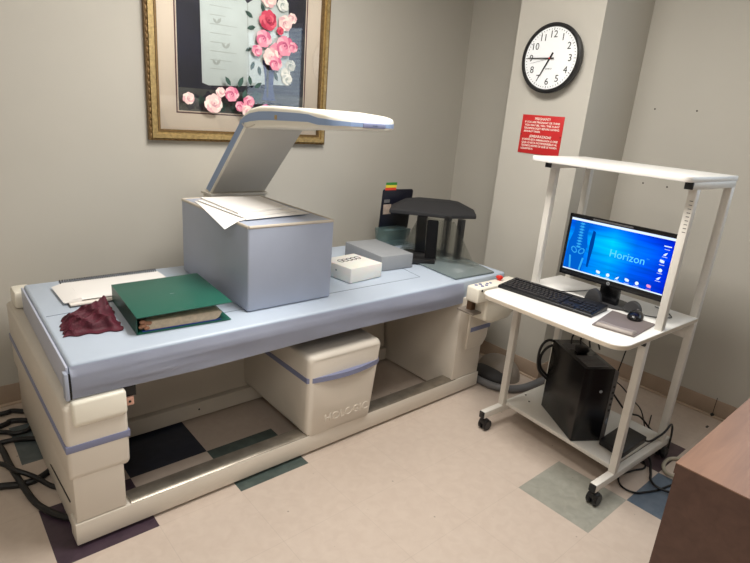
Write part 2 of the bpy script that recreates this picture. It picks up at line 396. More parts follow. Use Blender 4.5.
poly([(bx0, bz0), (bx1, bz0), (bx1, bz1), (bx0, bz1)], 0)
poly([(bx0, bz0), (bx1, bz0), (bx1, bz0+.11), (bx0, bz0+.105)], 10)
for k in range(26): blob(bx0+.02+random.random()*.6, bz0+.02+random.random()*.07, .018+.014*random.random(), (7, 10, 0)[k % 3], wob=.2, ph=k)
poly([(.667, 1.472), (.70, 1.462), (.80, 1.468), (.918, 1.478), (.905, 1.86), (.86, 1.905), (.75, 1.91), (.66, 1.90)], 1)
poly([(.918, 1.478), (1.0, 1.492), (1.156, 1.50), (1.14, 1.885), (1.0, 1.90), (.94, 1.885), (.905, 1.86)], 1)
poly([(.913, 1.478), (.920, 1.478), (.908, 1.86), (.903, 1.86)], 2)
for k in range(9):
    zz = 1.86-.04*k
    poly([(.71, zz), (.85-.03*(k % 3), zz+.002), (.85-.03*(k % 3), zz+.004), (.71, zz+.003)], 2)
for (a_, b_) in ((.745, 1.745), (.79, 1.64), (.74, 1.56)): leaf(a_, b_, .035, .9, 2); leaf(a_, b_, .03, 2.3, 2)
# vase
vz = [(1.415, .040), (1.435, .034), (1.48, .024), (1.54, .027), (1.59, .038), (1.61, .042)]
poly([(1.033-w_2*1., z_) for z_, w_2 in vz]+[(1.033+w_2*1., z_) for z_, w_2 in vz[::-1]], 3)
poly([(1.02, 1.43), (1.03, 1.43), (1.032, 1.60), (1.012, 1.60)], 10)
for (x, z, l, a) in ((.935, 1.80, .05, 2.6), (.95, 1.76, .05, 3.4), (.945, 1.60, .05, 4.3), (.97, 1.58, .05, 4.9), (1.10, 1.80, .05, .5), (1.13, 1.72, .05, .3), (1.0, 1.83, .05, 2.0), (.93, 1.66, .04, 3.6), (1.09, 1.86, .045, 1.2), (1.06, 1.56, .05, 5.2), (1.14, 1.60, .05, 5.6)): leaf(x, z, l, a)
for (x, z, r, mi, ci) in ((1.16, 1.60, .03, 9, 7), (1.13, 1.56, .028, 9, 7), (1.14, 1.53, .03, 9, None), (1.02, 1.90, .042, 5, 4), (1.10, 1.885, .032, 9, 7), (1.155, 1.83, .026, 5, 4), (1.115, 1.80, .038, 5, 9), (1.085, 1.76, .02, 6, None), (1.015, 1.80, .048, 6, 11), (.985, 1.71, .042, 4, 8), (.95, 1.65, .028, 4, 5), (1.06, 1.66, .04, 4, 5), (1.03, 1.63, .045, 5, 4), (1.105, 1.69, .05, 4, 11), (1.155, 1.69, .026, 4, 11), (1.05, 1.60, .035, 4, 5)): rose(x, z, r, mi, ci)
for (x, z, l, a) in ((.80, 1.47, .05, 2.2), (.84, 1.465, .06, 1.1), (.93, 1.47, .05, .6), (.91, 1.48, .05, 1.8), (.75, 1.40, .05, 3.3), (.98, 1.38, .05, .2), (.62, 1.40, .04, 3.0), (.87, 1.40, .06, 1.4)): leaf(x, z, l, a)
for (x, z, r, mi, ci) in ((.585, 1.395, .028, 5, 4), (.71, 1.38, .045, 5, 4), (.745, 1.435, .024, 5, 4), (.80, 1.43, .036, 4, 5), (.845, 1.375, .025, 4, 5), (.895, 1.40, .03, 4, 5), (.885, 1.355, .028, 5, 4), (.99, 1.37, .026, 8, 4)): rose(x, z, r, mi, ci)
art.build('floral_print', amats, pf, smooth=0)
glass = bpy.data.materials.new('picture_glass'); glass.use_nodes = True
nt = glass.node_tree; nt.nodes.clear(); o_ = nt.nodes.new('ShaderNodeOutputMaterial'); tr = nt.nodes.new('ShaderNodeBsdfTransparent'); gl = nt.nodes.new('ShaderNodeBsdfGlossy'); gl.inputs['Roughness'].default_value = .03
mx = nt.nodes.new('ShaderNodeMixShader'); fr = nt.nodes.new('ShaderNodeFresnel'); fr.inputs[0].default_value = 1.5
nt.links.new(fr.outputs[0], mx.inputs[0]); nt.links.new(tr.outputs[0], mx.inputs[1]); nt.links.new(gl.outputs[0], mx.inputs[2]); nt.links.new(mx.outputs[0], o_.inputs[0])
b = MB(); b.box(px0+.05, px1-.05, y0-.018, y0-.016, pz0+.05, pz1-.05); b.build('picture_glass', glass, pf, smooth=0)

# ------------------------------------------------------------------ clock
CY, CZ, CXX = .127, 1.730, 2.12
ck = empty('wall_clock', (2.12, CY, CZ), 'round black-rimmed wall clock with white face on the column', 'clock')
b = MB(); rings = []
for (rr, xx) in ((.150, 2.118), (.160, 2.112), (.168, 2.085), (.168, 2.072), (.160, 2.066), (.151, 2.067), (.148, 2.074)):
    rings.append([(xx, CY+rr*math.cos(2*PI*k/64), CZ+rr*math.sin(2*PI*k/64)) for k in range(64)])
b.loft(rings); b.build('clock_rim', 'black', ck)
FX = 2.0735
b = MB(); b.cyl((FX, CY, CZ), (FX+.004, CY, CZ), .149, n=64); b.build('clock_face', 'clockw', ck)
def cpos(h, r): a = h/12*2*PI; return (CY-r*math.sin(a), CZ+r*math.cos(a))
b = MB()
for k in range(60):
    a = k/60*2*PI; y, z = CY-.138*math.sin(a), CZ+.138*math.cos(a); ll = .006 if k % 5 == 0 else .0025
    b.box(-.0012, .0012, -ll, ll, 0, .0006, mtx=frame((FX-.0006, y, z), (0, -math.cos(a), -math.sin(a)), (0, -math.sin(a), math.cos(a))))
b.build('minute_marks', 'ink', ck)
for h in range(1, 13):
    y, z = cpos(h, .112); text('numeral', str(h), .047, frame((FX-.0006, y, z), (0, -1, 0), (0, 0, 1)), 'ink', ck)
text('dial_text', 'QUARTZ', .009, frame((FX-.0006, CY, CZ-.05), (0, -1, 0), (0, 0, 1)), 'ink', ck)
def hand(name, h, l, tail, w, m, off):
    a = h/12*2*PI; d = Vector((0, -math.sin(a), math.cos(a))); b = MB()
    mt = frame((FX-off, CY, CZ), (0, -math.cos(a), -math.sin(a)), d)
    b.prism([(-w, -tail), (w, -tail), (w*.6, l), (-w*.6, l)], 'z', 0, .001, mtx=mt); return b.build(name, m, ck)
hand('hour_hand', 6.94, .095, .03, .0045, 'ink', .004)
hand('minute_hand', 9.02, .128, .025, .0032, 'ink', .006)
hand('second_hand', 8.6, .115, .0, .0006, 'hose', .0025)
b = MB(); b.cyl((FX-.008, CY, CZ), (FX, CY, CZ), .004); b.build('hand_hub', 'signred', ck)

# ------------------------------------------------------------------ red sign
sg = empty('warning_sign', (2.12, .139, 1.352), 'red bilingual pregnancy warning sign with white lettering, on the column below the clock', 'sign')
sgr = (.012, .266, 1.252, 1.453)
b = MB(); b.box(2.117, 2.1195, *sgr, bev=.0008); b.build('sign_plate', 'signred', sg)
for y in (.018, .260):
    b = MB(); b.cyl((2.1155, y, 1.35), (2.118, y, 1.35), .003, n=10); b.build('sign_screw', 'ink', sg)
def line(s_, z, size, yc=.139, al='CENTER', w=None):
    o = text('lettering', s_, size, Matrix(), 'signw', None, extrude=.0002, align='CENTER', bold=.0004)
    xs_ = [v.co.x for v in o.data.vertices]; k = (w/(max(xs_)-min(xs_))) if w else 1
    cx_ = (max(xs_)+min(xs_))/2
    for v in o.data.vertices: v.co.x = (v.co.x-cx_)*k
    o.data.transform(frame((2.1166, yc, z), (0, -1, 0), (0, 0, 1))); o.parent = sg; o.matrix_parent_inverse = wm(sg).inverted()
line('PREGNANT?', 1.434, .018, w=.094)
for s_, z, w, yc in (('IF YOU ARE PREGNANT OR THINK', 1.416, .215, .139), ('YOU MAY BE, TELL THE X-RAY', 1.400, .215, .139), ('TECHNOLOGIST BEFORE HAVING', 1.384, .215, .139), ('AN X-RAY TAKEN.', 1.368, .105, .194)): line(s_, z, .0135, yc, w=w)
line('\u00bfEMBARAZADA?', 1.343, .018, w=.135)
for s_, z, w, yc in (('SI USTED ESTA EMBARAZADA O CREE', 1.325, .220, .139), ('QUE LO ESTA NOTIFIQUESELO AL', 1.309, .220, .139), ('TECNICO ANTES DE QUE LE TOMEN', 1.293, .220, .139), ('LOS RAYOS-X.', 1.277, .078, .210)): line(s_, z, .0135, yc, w=w)

# ------------------------------------------------------------------ bone density scanner
sc = empty('bone_density_scanner', (.7, .5, 0), 'long cream bone density scanner table with pale blue padded top and overhanging C-arm', 'medical scanner')
XA, XB = -.24, 1.76
# base rail along the front and feet
b = MB(); b.prism([(.046, .012), (.118, .012), (.118, .088), (.046, .092)], 'x', -.242, 1.752, bev=.004)
b.build('base_rail', 'cream', sc)
b = MB(); b.prism([(.048, .0925), (.116, .0885), (.116, .098), (.062, .102), (.048, .094)], 'x', -.072, 1.565)
b.build('rail_cover', 'steel', sc, label='scuffed brushed metal cover on the rail')
for x in (.12, .82, 1.38):
    b = MB(); b.cyl((x, .095, 0), (x, .095, .014), .018, n=16); b.build('levelling_foot', 'rust', sc)
# rear beam between the pedestals
b = MB(); b.prism([(.575, .09), (.66, .09), (.66, .50), (.62, .50)], 'x', -.08, 1.525); b.box(-.08, 1.525, .552, .66, .012, .085, bev=.003)
for x in (.05, .38, 1.2): b.cyl((x, .550, .05), (x, .554, .05), .004, mi=1)
for x in (.30, .52): b.cyl((x, .594+.012*0, .30), (x, .602, .30), .004, mi=1)
b.build('rear_beam', ['cream', 'ink'], sc)
# left pedestal
b = MB(); b.prism([(.050, .094), (.122, .094), (.122, .012), (1.02, .012), (1.02, .53), (.05, .52)], 'x', -.236, -.086, bev=.005)
b.build('left_pedestal', 'cream', sc)
b = MB(); b.prism([(.040, .375), (.044, .265), (.062, .245), (1.03, .245), (1.03, .525), (.06, .522), (.044, .505)], 'x', -.244, -.066, bev=.012, seg=3)
b.build('pedestal_shroud', 'cream', sc)
b = MB(); b.prism([(.0375, .382), (.0395, .358), (1.036, .358), (1.036, .382)], 'x', -.247, -.0635, bev=.001)
b.build('pedestal_stripe', 'stripe', sc)
b = MB(); b.prism([(.034, .526), (.028, .452), (.05, .434), (.16, .434), (.16, .526)], 'x', -.222, -.068, bev=.010, seg=3)
b.build('corner_block', 'creamL', sc)
b = MB(); b.prism([(.12, .128), (.42, .088), (.42, .093), (.12, .134)], 'x', -.2385, -.230); b.build('side_slot', 'ink', sc)
b = MB(); b.box(-.066, -.040, .06, .085, .455, .482, bev=.002); b.cyl((-.053, .0585, .469), (-.053, .062, .469), .004, mi=1); b.build('rail_connector', ['pink', 'ink'], sc)
b = MB(); b.box(-.066, -.03, .07, .12, .482, .53); b.build('dark_bracket', 'ink', sc)
# cream cap standing behind the pad at the left
b = MB(); b.box(-.228, -.16, .90, 1.0, .53, .604, bev=.012); b.build('end_cap', 'creamL', sc)
# right pedestal
b = MB(); b.prism([(.050, .094), (.122, .094), (.122, .012), (.92, .012), (.92, .55), (.05, .55)], 'x', 1.535, 1.744, bev=.005); b.build('right_pedestal', 'cream', sc)
b = MB()
b.prism([(1.61, .255), (1.745, .255), (1.775, .30), (1.785, .45), (1.76, .53), (1.61, .53), (1.61, .36)], 'y', .042, .90, bev=.006)
b.build('right_shroud', 'cream', sc)
b = MB(); b.box(1.625, 1.787, .0395, .20, .352, .376, bev=.001); b.build('right_stripe', 'stripe', sc)
# console
b = MB(); b.box(1.452, 1.78, -.105, -.03, .585, .660, bev=.009, seg=3); b.prism([(1.54, .60), (1.78, .60), (1.79, .50), (1.74, .46), (1.60, .455), (1.54, .48)], 'y', -.095, .03, bev=.012, seg=3)
con = b.build('control_console', 'creamL', sc)
b = MB(); b.box(1.475, 1.56, -.07, .03, .512, .520); b.build('console_bracket', 'shell', con)
b = MB(); b.box(1.51, 1.545, -.03, .0, .520, .588); b.build('bracket_screw_block', 'rust', con)
b = MB(); b.sphere((1.475, -.104, .648), .006); b.build('indicator', 'ink', con)
for k, (x, y) in enumerate(((1.49, -.055), (1.505, -.08), (1.52, -.055), (1.535, -.08), (1.56, -.066), (1.585, -.066))):
    b = MB(); b.cyl((x, y, .6598), (x, y, .6615), .0085 if k < 4 else .007, n=14); b.build('console_button', 'blueb', con)
b = MB(); b.cyl((1.668, -.055, .658), (1.668, -.055, .668), .010); b.cyl((1.668, -.055, .668), (1.668, -.055, .682), .018, .017, bev=.004); b.build('stop_button', 'redb', con, label='red emergency stop button')
# table deck and pad
b = MB(); b.box(-.185, 1.85, .085, .87, .532, .545); b.build('table_deck', 'dgrey', sc)
b = MB(); b.prism([(-.214, .062), (1.885, .062), (1.885, .885), (-.196, .875)], 'z', .540, .640, bev=.012, seg=3)
pad = b.build('table_pad', 'pad', sc, label='pale blue vinyl covered pad')
# skirt with folds along the front
def skirt(x0, x1, n=90):
    b = MB(); t = bmesh.new(); g = []
    for i in range(n+1):
        x = x0+(x1-x0)*i/n; col_ = []
        zb = .5295 - .003*math.sin(x*6)
        for j, z in enumerate((.632, .622, .612, .600, .585, .57, .555, .542, zb)):
            fold = .006*math.exp(-((z-(.606-.022*(x/1.5)))/.008)**2)*(.4+.6*math.sin(x*3.1+1)**2) + .003*math.sin(x*9+z*60)*.4 + .007*math.exp(-((z-(.57+.012*math.sin(x*2.4)))/.007)**2)*math.cos(x*2.2)**2
            col_.append(t.verts.new((x, .060-.003-.010*(j > 0)*min(1, j/3)-fold, z)))
        g.append(col_)
    for i in range(n):
        for j in range(8): t.faces.new((g[i][j], g[i][j+1], g[i+1][j+1], g[i+1][j]))
    r_ = bmesh.ops.solidify(t, geom=t.faces[:], thickness=-.004)
    bmesh.ops.recalc_face_normals(t, faces=t.faces)
    b._merge(t); return b
skirt(-.214, 1.535).build('pad_skirt', 'skirt', sc, smooth=60, label='creased lavender blue front flap')
b = MB(); b.box(-.232, -.220, .044, .075, .530, .618, bev=.004); b.box(-.220, -.2145, .050, .058, .53, .612, mi=1); b.build('corner_tab', ['block', 'ink'], sc)
b = MB(); b.prism([(-.2225, .066), (-.2148, .066), (-.197, .874), (-.205, .874)], 'z', .528, .630, bev=.003); b.build('end_skirt', 'skirt', sc)
b = MB()
for (p, q) in (((-.192, .474), (-.103, .48)), ((.20, .225), (1.381, .211)), ((1.381, .211), (1.405, .352)), ((1.405, .352), (1.35, .74))):
    p = Vector((*p, .6402)); q = Vector((*q, .6402)); b.tube([p, q], .0012, n=6, smooth=0)
b.build('pad_seams', 'seam', pad)
# lower C-arm housing
lx0, lx1 = .622, 1.008
def ring(y, x0, x1, z0, z1, r, taper=0, bow=0):
    pts = []
    for (cx, cz, a0) in ((x1-r, z1-r, 0), (x0+r, z1-r, PI/2), (x0+r, z0+r, PI), (x1-r-taper, z0+r, 3*PI/2)):
        for k in range(5):
            a = a0+k*PI/8; x = cx+r*math.cos(a); z = cz+r*math.sin(a)
            u = (x-x0)/(x1-x0); pts.append((x, y-bow*math.sin(PI*max(0, min(1, u))), z))
    return pts
b = MB(); b.loft([ring(.66, lx0, lx1, .10, .452, .02), ring(.12, lx0, lx1, .094, .456, .02, .03, .0), ring(.066, lx0, lx1, .090, .454, .022, .045, .022), ring(.052, lx0+.004, lx1-.004, .090, .447, .022, .045, .026), ring(.046, lx0+.012, lx1-.012, .098, .437, .022, .045, .026)])
low = b.build('lower_arm_housing', 'cream', sc, smooth=40)
P_ = [(lx0-.002+(lx1-lx0+.004-.020*0)*k/14, .0475-.0275*math.sin(PI*k/14)) for k in range(15)]
P_ = [(min(max(x, lx0-.002), lx1-.004), y+(.006 if k in (0, 14) else 0)) for k, (x, y) in enumerate(P_)]
b = MB(); b.prism(P_+[(lx1-.004, .56), (lx0-.002, .56)], 'z', .338, .360); b.build('housing_stripe', 'stripe', low)
b = MB(); b.box(lx1-.005, lx1+.03, .33, .60, .30, .42, bev=.004); b.build('side_latch', 'cream', low)
text('embossed_lettering', 'HOLOGIC', .051, frame((.812, .0205, .165), (1, -.03, 0), (0, .0, 1)), 'cream', low, extrude=.0014, bold=.0)
# upper C-arm: upright and overhead head
ux0, ux1, yf, yb_ = .635, .930, -.036, .665
def lerp(tab, y):
    for (a, p), (b2, q) in zip(tab, tab[1:]):
        if a <= y <= b2: return p+(q-p)*(y-a)/(b2-a)
    return tab[0][1] if y < tab[0][0] else tab[-1][1]
ZT = [(-.048, 1.372), (-.03, 1.380), (.05, 1.390), (.2, 1.397), (.40, 1.396), (.50, 1.391), (.575, 1.378), (.625, 1.358), (.665, 1.325)]
ZB = [(-.048, 1.345), (.0, 1.338), (.2, 1.324), (.45, 1.309), (.56, 1.299), (.62, 1.294), (.665, 1.300)]
def plan(y, r=.075):
    d = max(0, (yf+r)-y); return r-math.sqrt(max(0, r*r-d*d))
ysx = [yf+.0008, yf+.005, yf+.012, yf+.022, yf+.036, yf+.055, yf+.078, .08, .14, .2, .3, .4, .46, .5, .54, .575, .60, .625, .645, yb_]
R_ = []
for y in ysx:
    p_ = plan(y)*.9; zt_, zb_ = lerp(ZT, y), lerp(ZB, y); rr = min(.014, (zt_-zb_)*.42)
    R_.append(ring(y, ux0+p_, ux1-p_, zb_, zt_, rr))
b = MB(); b.loft(R_)
up = [(.990, .945), (1.030, .945), (1.024, .975), (.668, 1.315), (.655, 1.330), (.62, 1.325), (.615, 1.298), (.955, .965)]
b.prism(up, 'x', ux0, ux1, bev=.006, seg=3)
arm = b.build('upper_arm', 'creamL', sc, smooth=45)
# blue stripe running round the head
R_ = []
for y in ysx:
    p_ = plan(y)*.9-.0015; zt_, zb_ = lerp(ZT, y), lerp(ZB, y); h_ = zt_-zb_
    z0_, z1_ = zb_+h_*(.34 if y > .1 else .22), zb_+h_*(.74 if y > .1 else .62)
    R_.append([(ux0+p_, y, z0_), (ux1-p_, y, z0_), (ux1-p_, y, z1_), (ux0+p_, y, z1_)])
R_[0] = [(x, y-.0022, z) for x, y, z in R_[0]]
b = MB(); b.loft(R_); b.build('head_stripe', 'stripeB', arm, smooth=20)
b = MB(); b.prism([(.655, 1.328), (.664, 1.312), (1.014, .976), (.972, .966), (.628, 1.300), (.630, 1.326)], 'x', ux0-.0016, ux0+.01); b.build('side_stripe', 'stripeB', arm)
b = MB(); b.box(.745, .850, yf-.004, yf+.004, 1.348, 1.364, bev=.003); b.build('head_control', 'stripe', arm)
text('head_marking', 'SCAN', .009, frame((.80, yf-.0045, 1.356), (1, 0, 0), (0, 0, 1)), 'seam', arm)
b = MB(); b.prism([(.6120, 1.2985), (.618, 1.304), (.958, .970), (.952, .9635)], 'x', ux0+.006, ux1-.006); b.build('upright_panel', 'armface', arm, label='flat grey front panel of the upright')
b = MB(); b.tube([(ux0-.001, .53, 1.315), (ux0-.001, .575, 1.302), (ux0-.001, .615, 1.300), (ux0-.001, .640, 1.312)], .0025, n=6)
b.tube([(ux0, .608, 1.2975), (ux1, .608, 1.2975)], .0025, n=6, smooth=0); b.build('panel_lip', 'piping', arm)
b = MB(); b.box(ux0-.003, ux0+.001, .355, .372, 1.345, 1.362); b.build('logo_badge', 'gold', arm)
# collar where the arm meets the carriage behind the table
b = MB(); b.box(ux0-.012, ux1+.008, .935, 1.055, .948, .962, bev=.005); b.box(ux0-.002, ux1-.002, .945, 1.05, .50, .949, bev=.006); b.build('arm_collar', 'armface', sc)

# ------------------------------------------------------------------ things on the table
# positioning block (big blue box) + papers
BX0, BX1, BY0, BY1, BZ0, BZ1 = .420, .806, .178, .79, .6425, .972
pb = empty('positioning_block', (.61, .47, BZ0), 'large pale blue vinyl positioning block standing on the scanner table', 'positioning block')
b = MB(); b.box(BX0, BX1, BY0, BY1, BZ0, BZ1, bev=.008, seg=3); b.build('block_body', 'block', pb)
b = MB(); q = [(BX0+.004, BY0+.004), (BX1-.004, BY0+.004), (BX1-.004, BY1-.004), (BX0+.004, BY1-.004), (BX0+.004, BY0+.004)]
for i in range(4): b.tube([(*q[i], BZ1-.003), (*q[i+1], BZ1-.003)], .0065, n=8, smooth=0)
b.build('edge_piping', 'piping', pb)
def sheet(name, cx, cy, w, l, rz, z, th, label, m='paper', group=None, curl=0):
    b = MB(); t = bmesh.new(); n = 10; g = []
    for i in range(n+1):
        row = []
        for j in range(n+1):
            u = i/n-.5; v = j/n-.5
            row.append(t.verts.new((u*w, v*l, curl*(max(0, -(v)-.25)**2+max(0, -u-.3)**2))))
        g.append(row)
    for i in range(n):
        for j in range(n): t.faces.new((g[i][j], g[i+1][j], g[i+1][j+1], g[i][j+1]))
    r_ = bmesh.ops.extrude_face_region(t, geom=t.faces[:]); bmesh.ops.translate(t, verts=[v for v in r_['geom'] if isinstance(v, bmesh.types.BMVert)], vec=(0, 0, th))
    bmesh.ops.recalc_face_normals(t, faces=t.faces)
    b._merge(t, Matrix.Translation((cx, cy, z)) @ Matrix.Rotation(rz, 4, 'Z')); return b.build(name, m, label=label, cat='paper', group=group)
zt = BZ1+.0045
def quad(name, c4, z, th, label, droop=0):
    b = MB(); t = bmesh.new(); n = 12; g = []; P4 = [Vector(c) for c in c4]
    for i in range(n+1):
        row = []
        for j in range(n+1):
            u, v = i/n, j/n; p = P4[0]*(1-u)*(1-v)+P4[1]*u*(1-v)+P4[2]*u*v+P4[3]*(1-u)*v
            over = max(0, BX0-p.x); row.append(t.verts.new((p.x, p.y, z-droop*over+.002*math.sin(u*5+v*3)*droop*.3)))
        g.append(row)
    for i in range(n):
        for j in range(n): t.faces.new((g[i][j], g[i+1][j], g[i+1][j+1], g[i][j+1]))
    r_ = bmesh.ops.extrude_face_region(t, geom=t.faces[:]); bmesh.ops.translate(t, verts=[v for v in r_['geom'] if isinstance(v, bmesh.types.BMVert)], vec=(0, 0, th))
    bmesh.ops.recalc_face_normals(t, faces=t.faces); b._merge(t); return b.build(name, 'paper', label=label, cat='paper')
quad('paper_sheet', [(.440, .700), (.520, .66), (.500, .30), (.352, .226)], zt, .0006, 'lowest white sheet, its corner hanging over the left edge of the blue block', .25)
quad('paper_sheet', [(.55, .62), (.75, .60), (.765, .30), (.46, .270)], zt+.0012, .0022, 'white sheets reaching furthest right, below the top papers on the blue block')
quad('paper_sheet', [(.447, .690), (.60, .67), (.735, .35), (.462, .300)], zt+.004, .0025, 'middle white sheets showing in front of the topmost papers on the blue block')
quad('paper_stack', [(.470, .705), (.742, .675), (.727, .398), (.468, .350)], zt+.007, .007, 'topmost stack of white papers on the blue block')

# spiral notebook
nb = empty('spiral_notebook', (.1, .63, .642), 'open spiral notebook with blank pages on the left end of the blue table', 'notebook')
NB = frame((-.106, .524, .6425), (1, .0, 0), (0.06, 1, 0))
b = MB(); b.box(0, .40, 0, .245, 0, .0015, mtx=NB); b.build('notebook_cover', 'dgrey', nb)
b = MB(); b.box(.004, .396, .006, .238, .0017, .006, mtx=NB); b.build('bottom_pages', 'ppaper', nb)
b = MB(); t = []
for k in range(7):
    u = k/6; t.append((u*.245-.0, .008+.006*math.sin(PI*u)))
b.prism([(0.045, .0062), (.245, .0062), (.245, .019), (.17, .021), (.09, .020), (.045, .018), (.03, .012)], 'x', .045, .40, mtx=NB); b.build('turned_pages', 'paper', nb)
b = MB(); b.prism([(-.012, .008), (0.03, .020), (.048, .020), (.048, .0064), (.03, .0064)], 'y', .03, .24, mtx=NB); b.build('curled_pages', 'paper', nb)
b = MB()
for k in range(42):
    x = .02+.37*k/41
    b.tube([NB @ Vector((x+.002*math.sin(a*PI/4)*0+a*.0004, (.246+.011*math.cos(a*PI/4)), .016+.014*math.sin(a*PI/4))) for a in range(9)], .0017, n=5, smooth=0)
b.build('spiral_binding', 'wire', nb)

# green binder
bd = empty('ring_binder', (.2, .35, .642), 'green ring binder stuffed with papers, lying beside the blue block', 'binder')
BD = frame((.012, .168, .6425), (1, -.075, 0), (.1, 1, 0))
b = MB(); b.box(0, .325, 0, .36, 0, .003, bev=.001, mtx=BD); b.build('back_cover', 'green', bd)
b = MB(); b.prism([(0, 0), (.003, 0), (.003, .0615), (0, .0615)], 'y', 0, .36, mtx=BD); b.build('binder_spine', 'dgreen', bd)
b = MB(); b.prism([(0, .0605), (.326, .070), (.326, .073), (0, .0635)], 'y', -.01, .365, bev=.001, mtx=BD); cov = b.build('front_cover', 'green', bd)
b = MB(); b.prism([(.03, .004), (.27, .004), (.285, .012), (.297, .032), (.285, .038), (.04, .036), (.03, .03)], 'y', .012, .335, bev=.003, mtx=BD); b.build('page_stack', 'edge', bd)
b = MB(); b.box(.02, .29, .008, .02, .0032, .006, mtx=BD); b.build('tabbed_sheet', 'blueb', bd)
for y in (.05, .18, .30):
    b = MB(); b.tube([BD @ Vector((.024+.02*math.cos(a*PI/6), y, .028+.020*math.sin(a*PI/6))) for a in range(13)], .0018, n=6, smooth=0)
    b.build('binder_ring', 'chrome', bd)
b = MB(); random.seed(3)
for k in range(7): b.sphere((BD @ Vector((.018+random.random()*.03, .006+random.random()*.01, .012+random.random()*.03)))[:], .009, (1.1, .5, .8), n=8)
b.build('torn_page_corner', mat('kraft', (170, 120, 92), .8), bd)
text('cover_mark', 'A', .01, BD @ Matrix.Translation((.17, .17, .0650)), 'paper', cov).hide_render = False
bpy.data.objects.remove(bpy.data.objects['cover_mark'])
b = MB(); b.box(.16, .175, .168, .171, .0682, .0687, mtx=BD); b.build('cover_scuff', 'gblock', cov)

# crumpled maroon cloth
bm = bmesh.new(); n = 44; g = []
random.seed(11)
for i in range(n+1):
    row = []
    for j in range(n+1):
        u = i/n; v = j/n
        # footprint: narrow left end to a broad right end
        bl = Vector((-.185, .262)); tl = Vector((-.158, .425)); br = Vector((-.012, .232)); tr_ = Vector((.012, .455))
        p = (bl*(1-u)*(1-v)+tl*(1-u)*v+br*u*(1-v)+tr_*u*v)
        e = min(u, 1-u, v, 1-v); edge_ = min(1, e*7)
        tent = u**.9*max(0, 1-abs(v-.72)/.9)**1.2
        ph_ = (v-.72)*(7.5-2.5*u)+.5*math.sin(u*4)
        crease = 1-abs(math.sin(ph_*2.1)); crease2 = 1-abs(math.sin(ph_*4.7+u*3+1))
        h = edge_*(.006+.046*tent*(1-.35*max(0, u-.8)*5)+.026*crease**1.5*(.35+u*.65)+.012*crease2+.005*math.sin(u*17+v*7))
        wob = .005*math.sin(u*19+v*9)+.004*math.sin(v*27)
        row.append(bm.verts.new((p.x+wob*(1 if u in (0, 1) else .5), p.y+wob, .6425+max(.002, h))))
    g.append(row)
for i in range(n):
    for j in range(n): bm.faces.new((g[i][j], g[i+1][j], g[i+1][j+1], g[i][j+1]))
r_ = bmesh.ops.extrude_face_region(bm, geom=bm.faces[:])
for v in [v for v in r_['geom'] if isinstance(v, bmesh.types.BMVert)]: v.co.z = .6415 + (v.co.z-.6425)*.12
bmesh.ops.recalc_face_normals(bm, faces=bm.faces)
b = MB(); b.bm.free(); b.bm = bm
b.build('crumpled_cloth', 'maroon', smooth=60, label='crumpled maroon cloth lying at the left end of the table beside the green binder', cat='cloth')

# white calibration phantom
ph = empty('calibration_phantom', (1.1, .42, .642), 'small milky white plastic block with printed label, beside the blue block', 'calibration block')
PH = frame((.992, .276, .6425), (1, .10, 0), (-.05, 1, 0))
b = MB(); b.box(0, .210, 0, .20, 0, .071, bev=.005, seg=2, mtx=PH); pbk = b.build('phantom_body', 'phant', ph)
b = MB()
for k in range(5): 
    c = PH @ Vector((.05+.028*k, .125, .0705)); b.tube([c+Vector((.013*math.cos(a*PI/5), .02*math.sin(a*PI/5), .0008)) for a in range(11)], .0018, n=5, smooth=0)
b.build('printed_marks', 'ink', pbk)
b = MB(); b.cyl(PH @ Vector((-.0008, .10, .042)), PH @ Vector((.002, .10, .042)), .005, n=12); b.build('end_plug', 'gblock', pbk)

# grey foam block
GB = frame((1.258, .366, .6425), (1, -.07, 0), (.09, 1, 0))
b = MB(); b.box(0, .205, 0, .33, 0, .075, bev=.003, mtx=GB)
b.build('grey_block', 'gblock', label='flat matte grey rectangular block between the white block and the black positioner', cat='block')

# dark card with photo and flag sticker, leaning at the back
cd = empty('display_card', (1.76, .84, .64), 'dark navy card with small photo standing at the back corner of the table', 'card')
b = MB(); b.prism([(1.646, .6425), (1.886, .6425), (1.913, .950), (1.903, .961), (1.670, .966), (1.663, .959)], 'y', .845, .852, bev=.001); b.build('card_panel', 'navyc', cd)
b = MB(); b.box(1.672, 1.735, .8435, .845, .815, .875, bev=.0006); b.build('photo_print', mat('photo_tan', (176, 158, 146), .5, noise=.2, nscale=40), cd)
b = MB(); b.box(1.675, 1.72, .8435, .845, .885, .905); b.build('label_strip', 'hose', cd)
b = MB(); b.tube([(1.80, .8435, .83), (1.815, .8435, .85), (1.83, .8435, .83), (1.80, .8435, .83)], .0015, n=5, smooth=0); b.build('card_emblem', 'hose', cd)
b = MB()
for k, mi in enumerate((2, 1, 0)): b.box(1.676+.002*k, 1.764+.002*k, .8435, .8455, .960+.0155*k, .9755+.0155*k, mi=mi)
b.build('striped_flag_sticker', ['flagg', 'flagy', 'flagr'], cd, label='small green, yellow and red striped flag')
# teal translucent bin
b = MB(); b.loft([[(1.62, .735, .6425), (1.80, .735, .6425), (1.80, .83, .6425), (1.62, .83, .6425)], [(1.61, .73, .742), (1.81, .73, .742), (1.81, .838, .742), (1.61, .838, .742)]], bev=.004)
b.build('translucent_tray', 'teal', label='teal translucent plastic tray in front of the dark card', cat='tray')

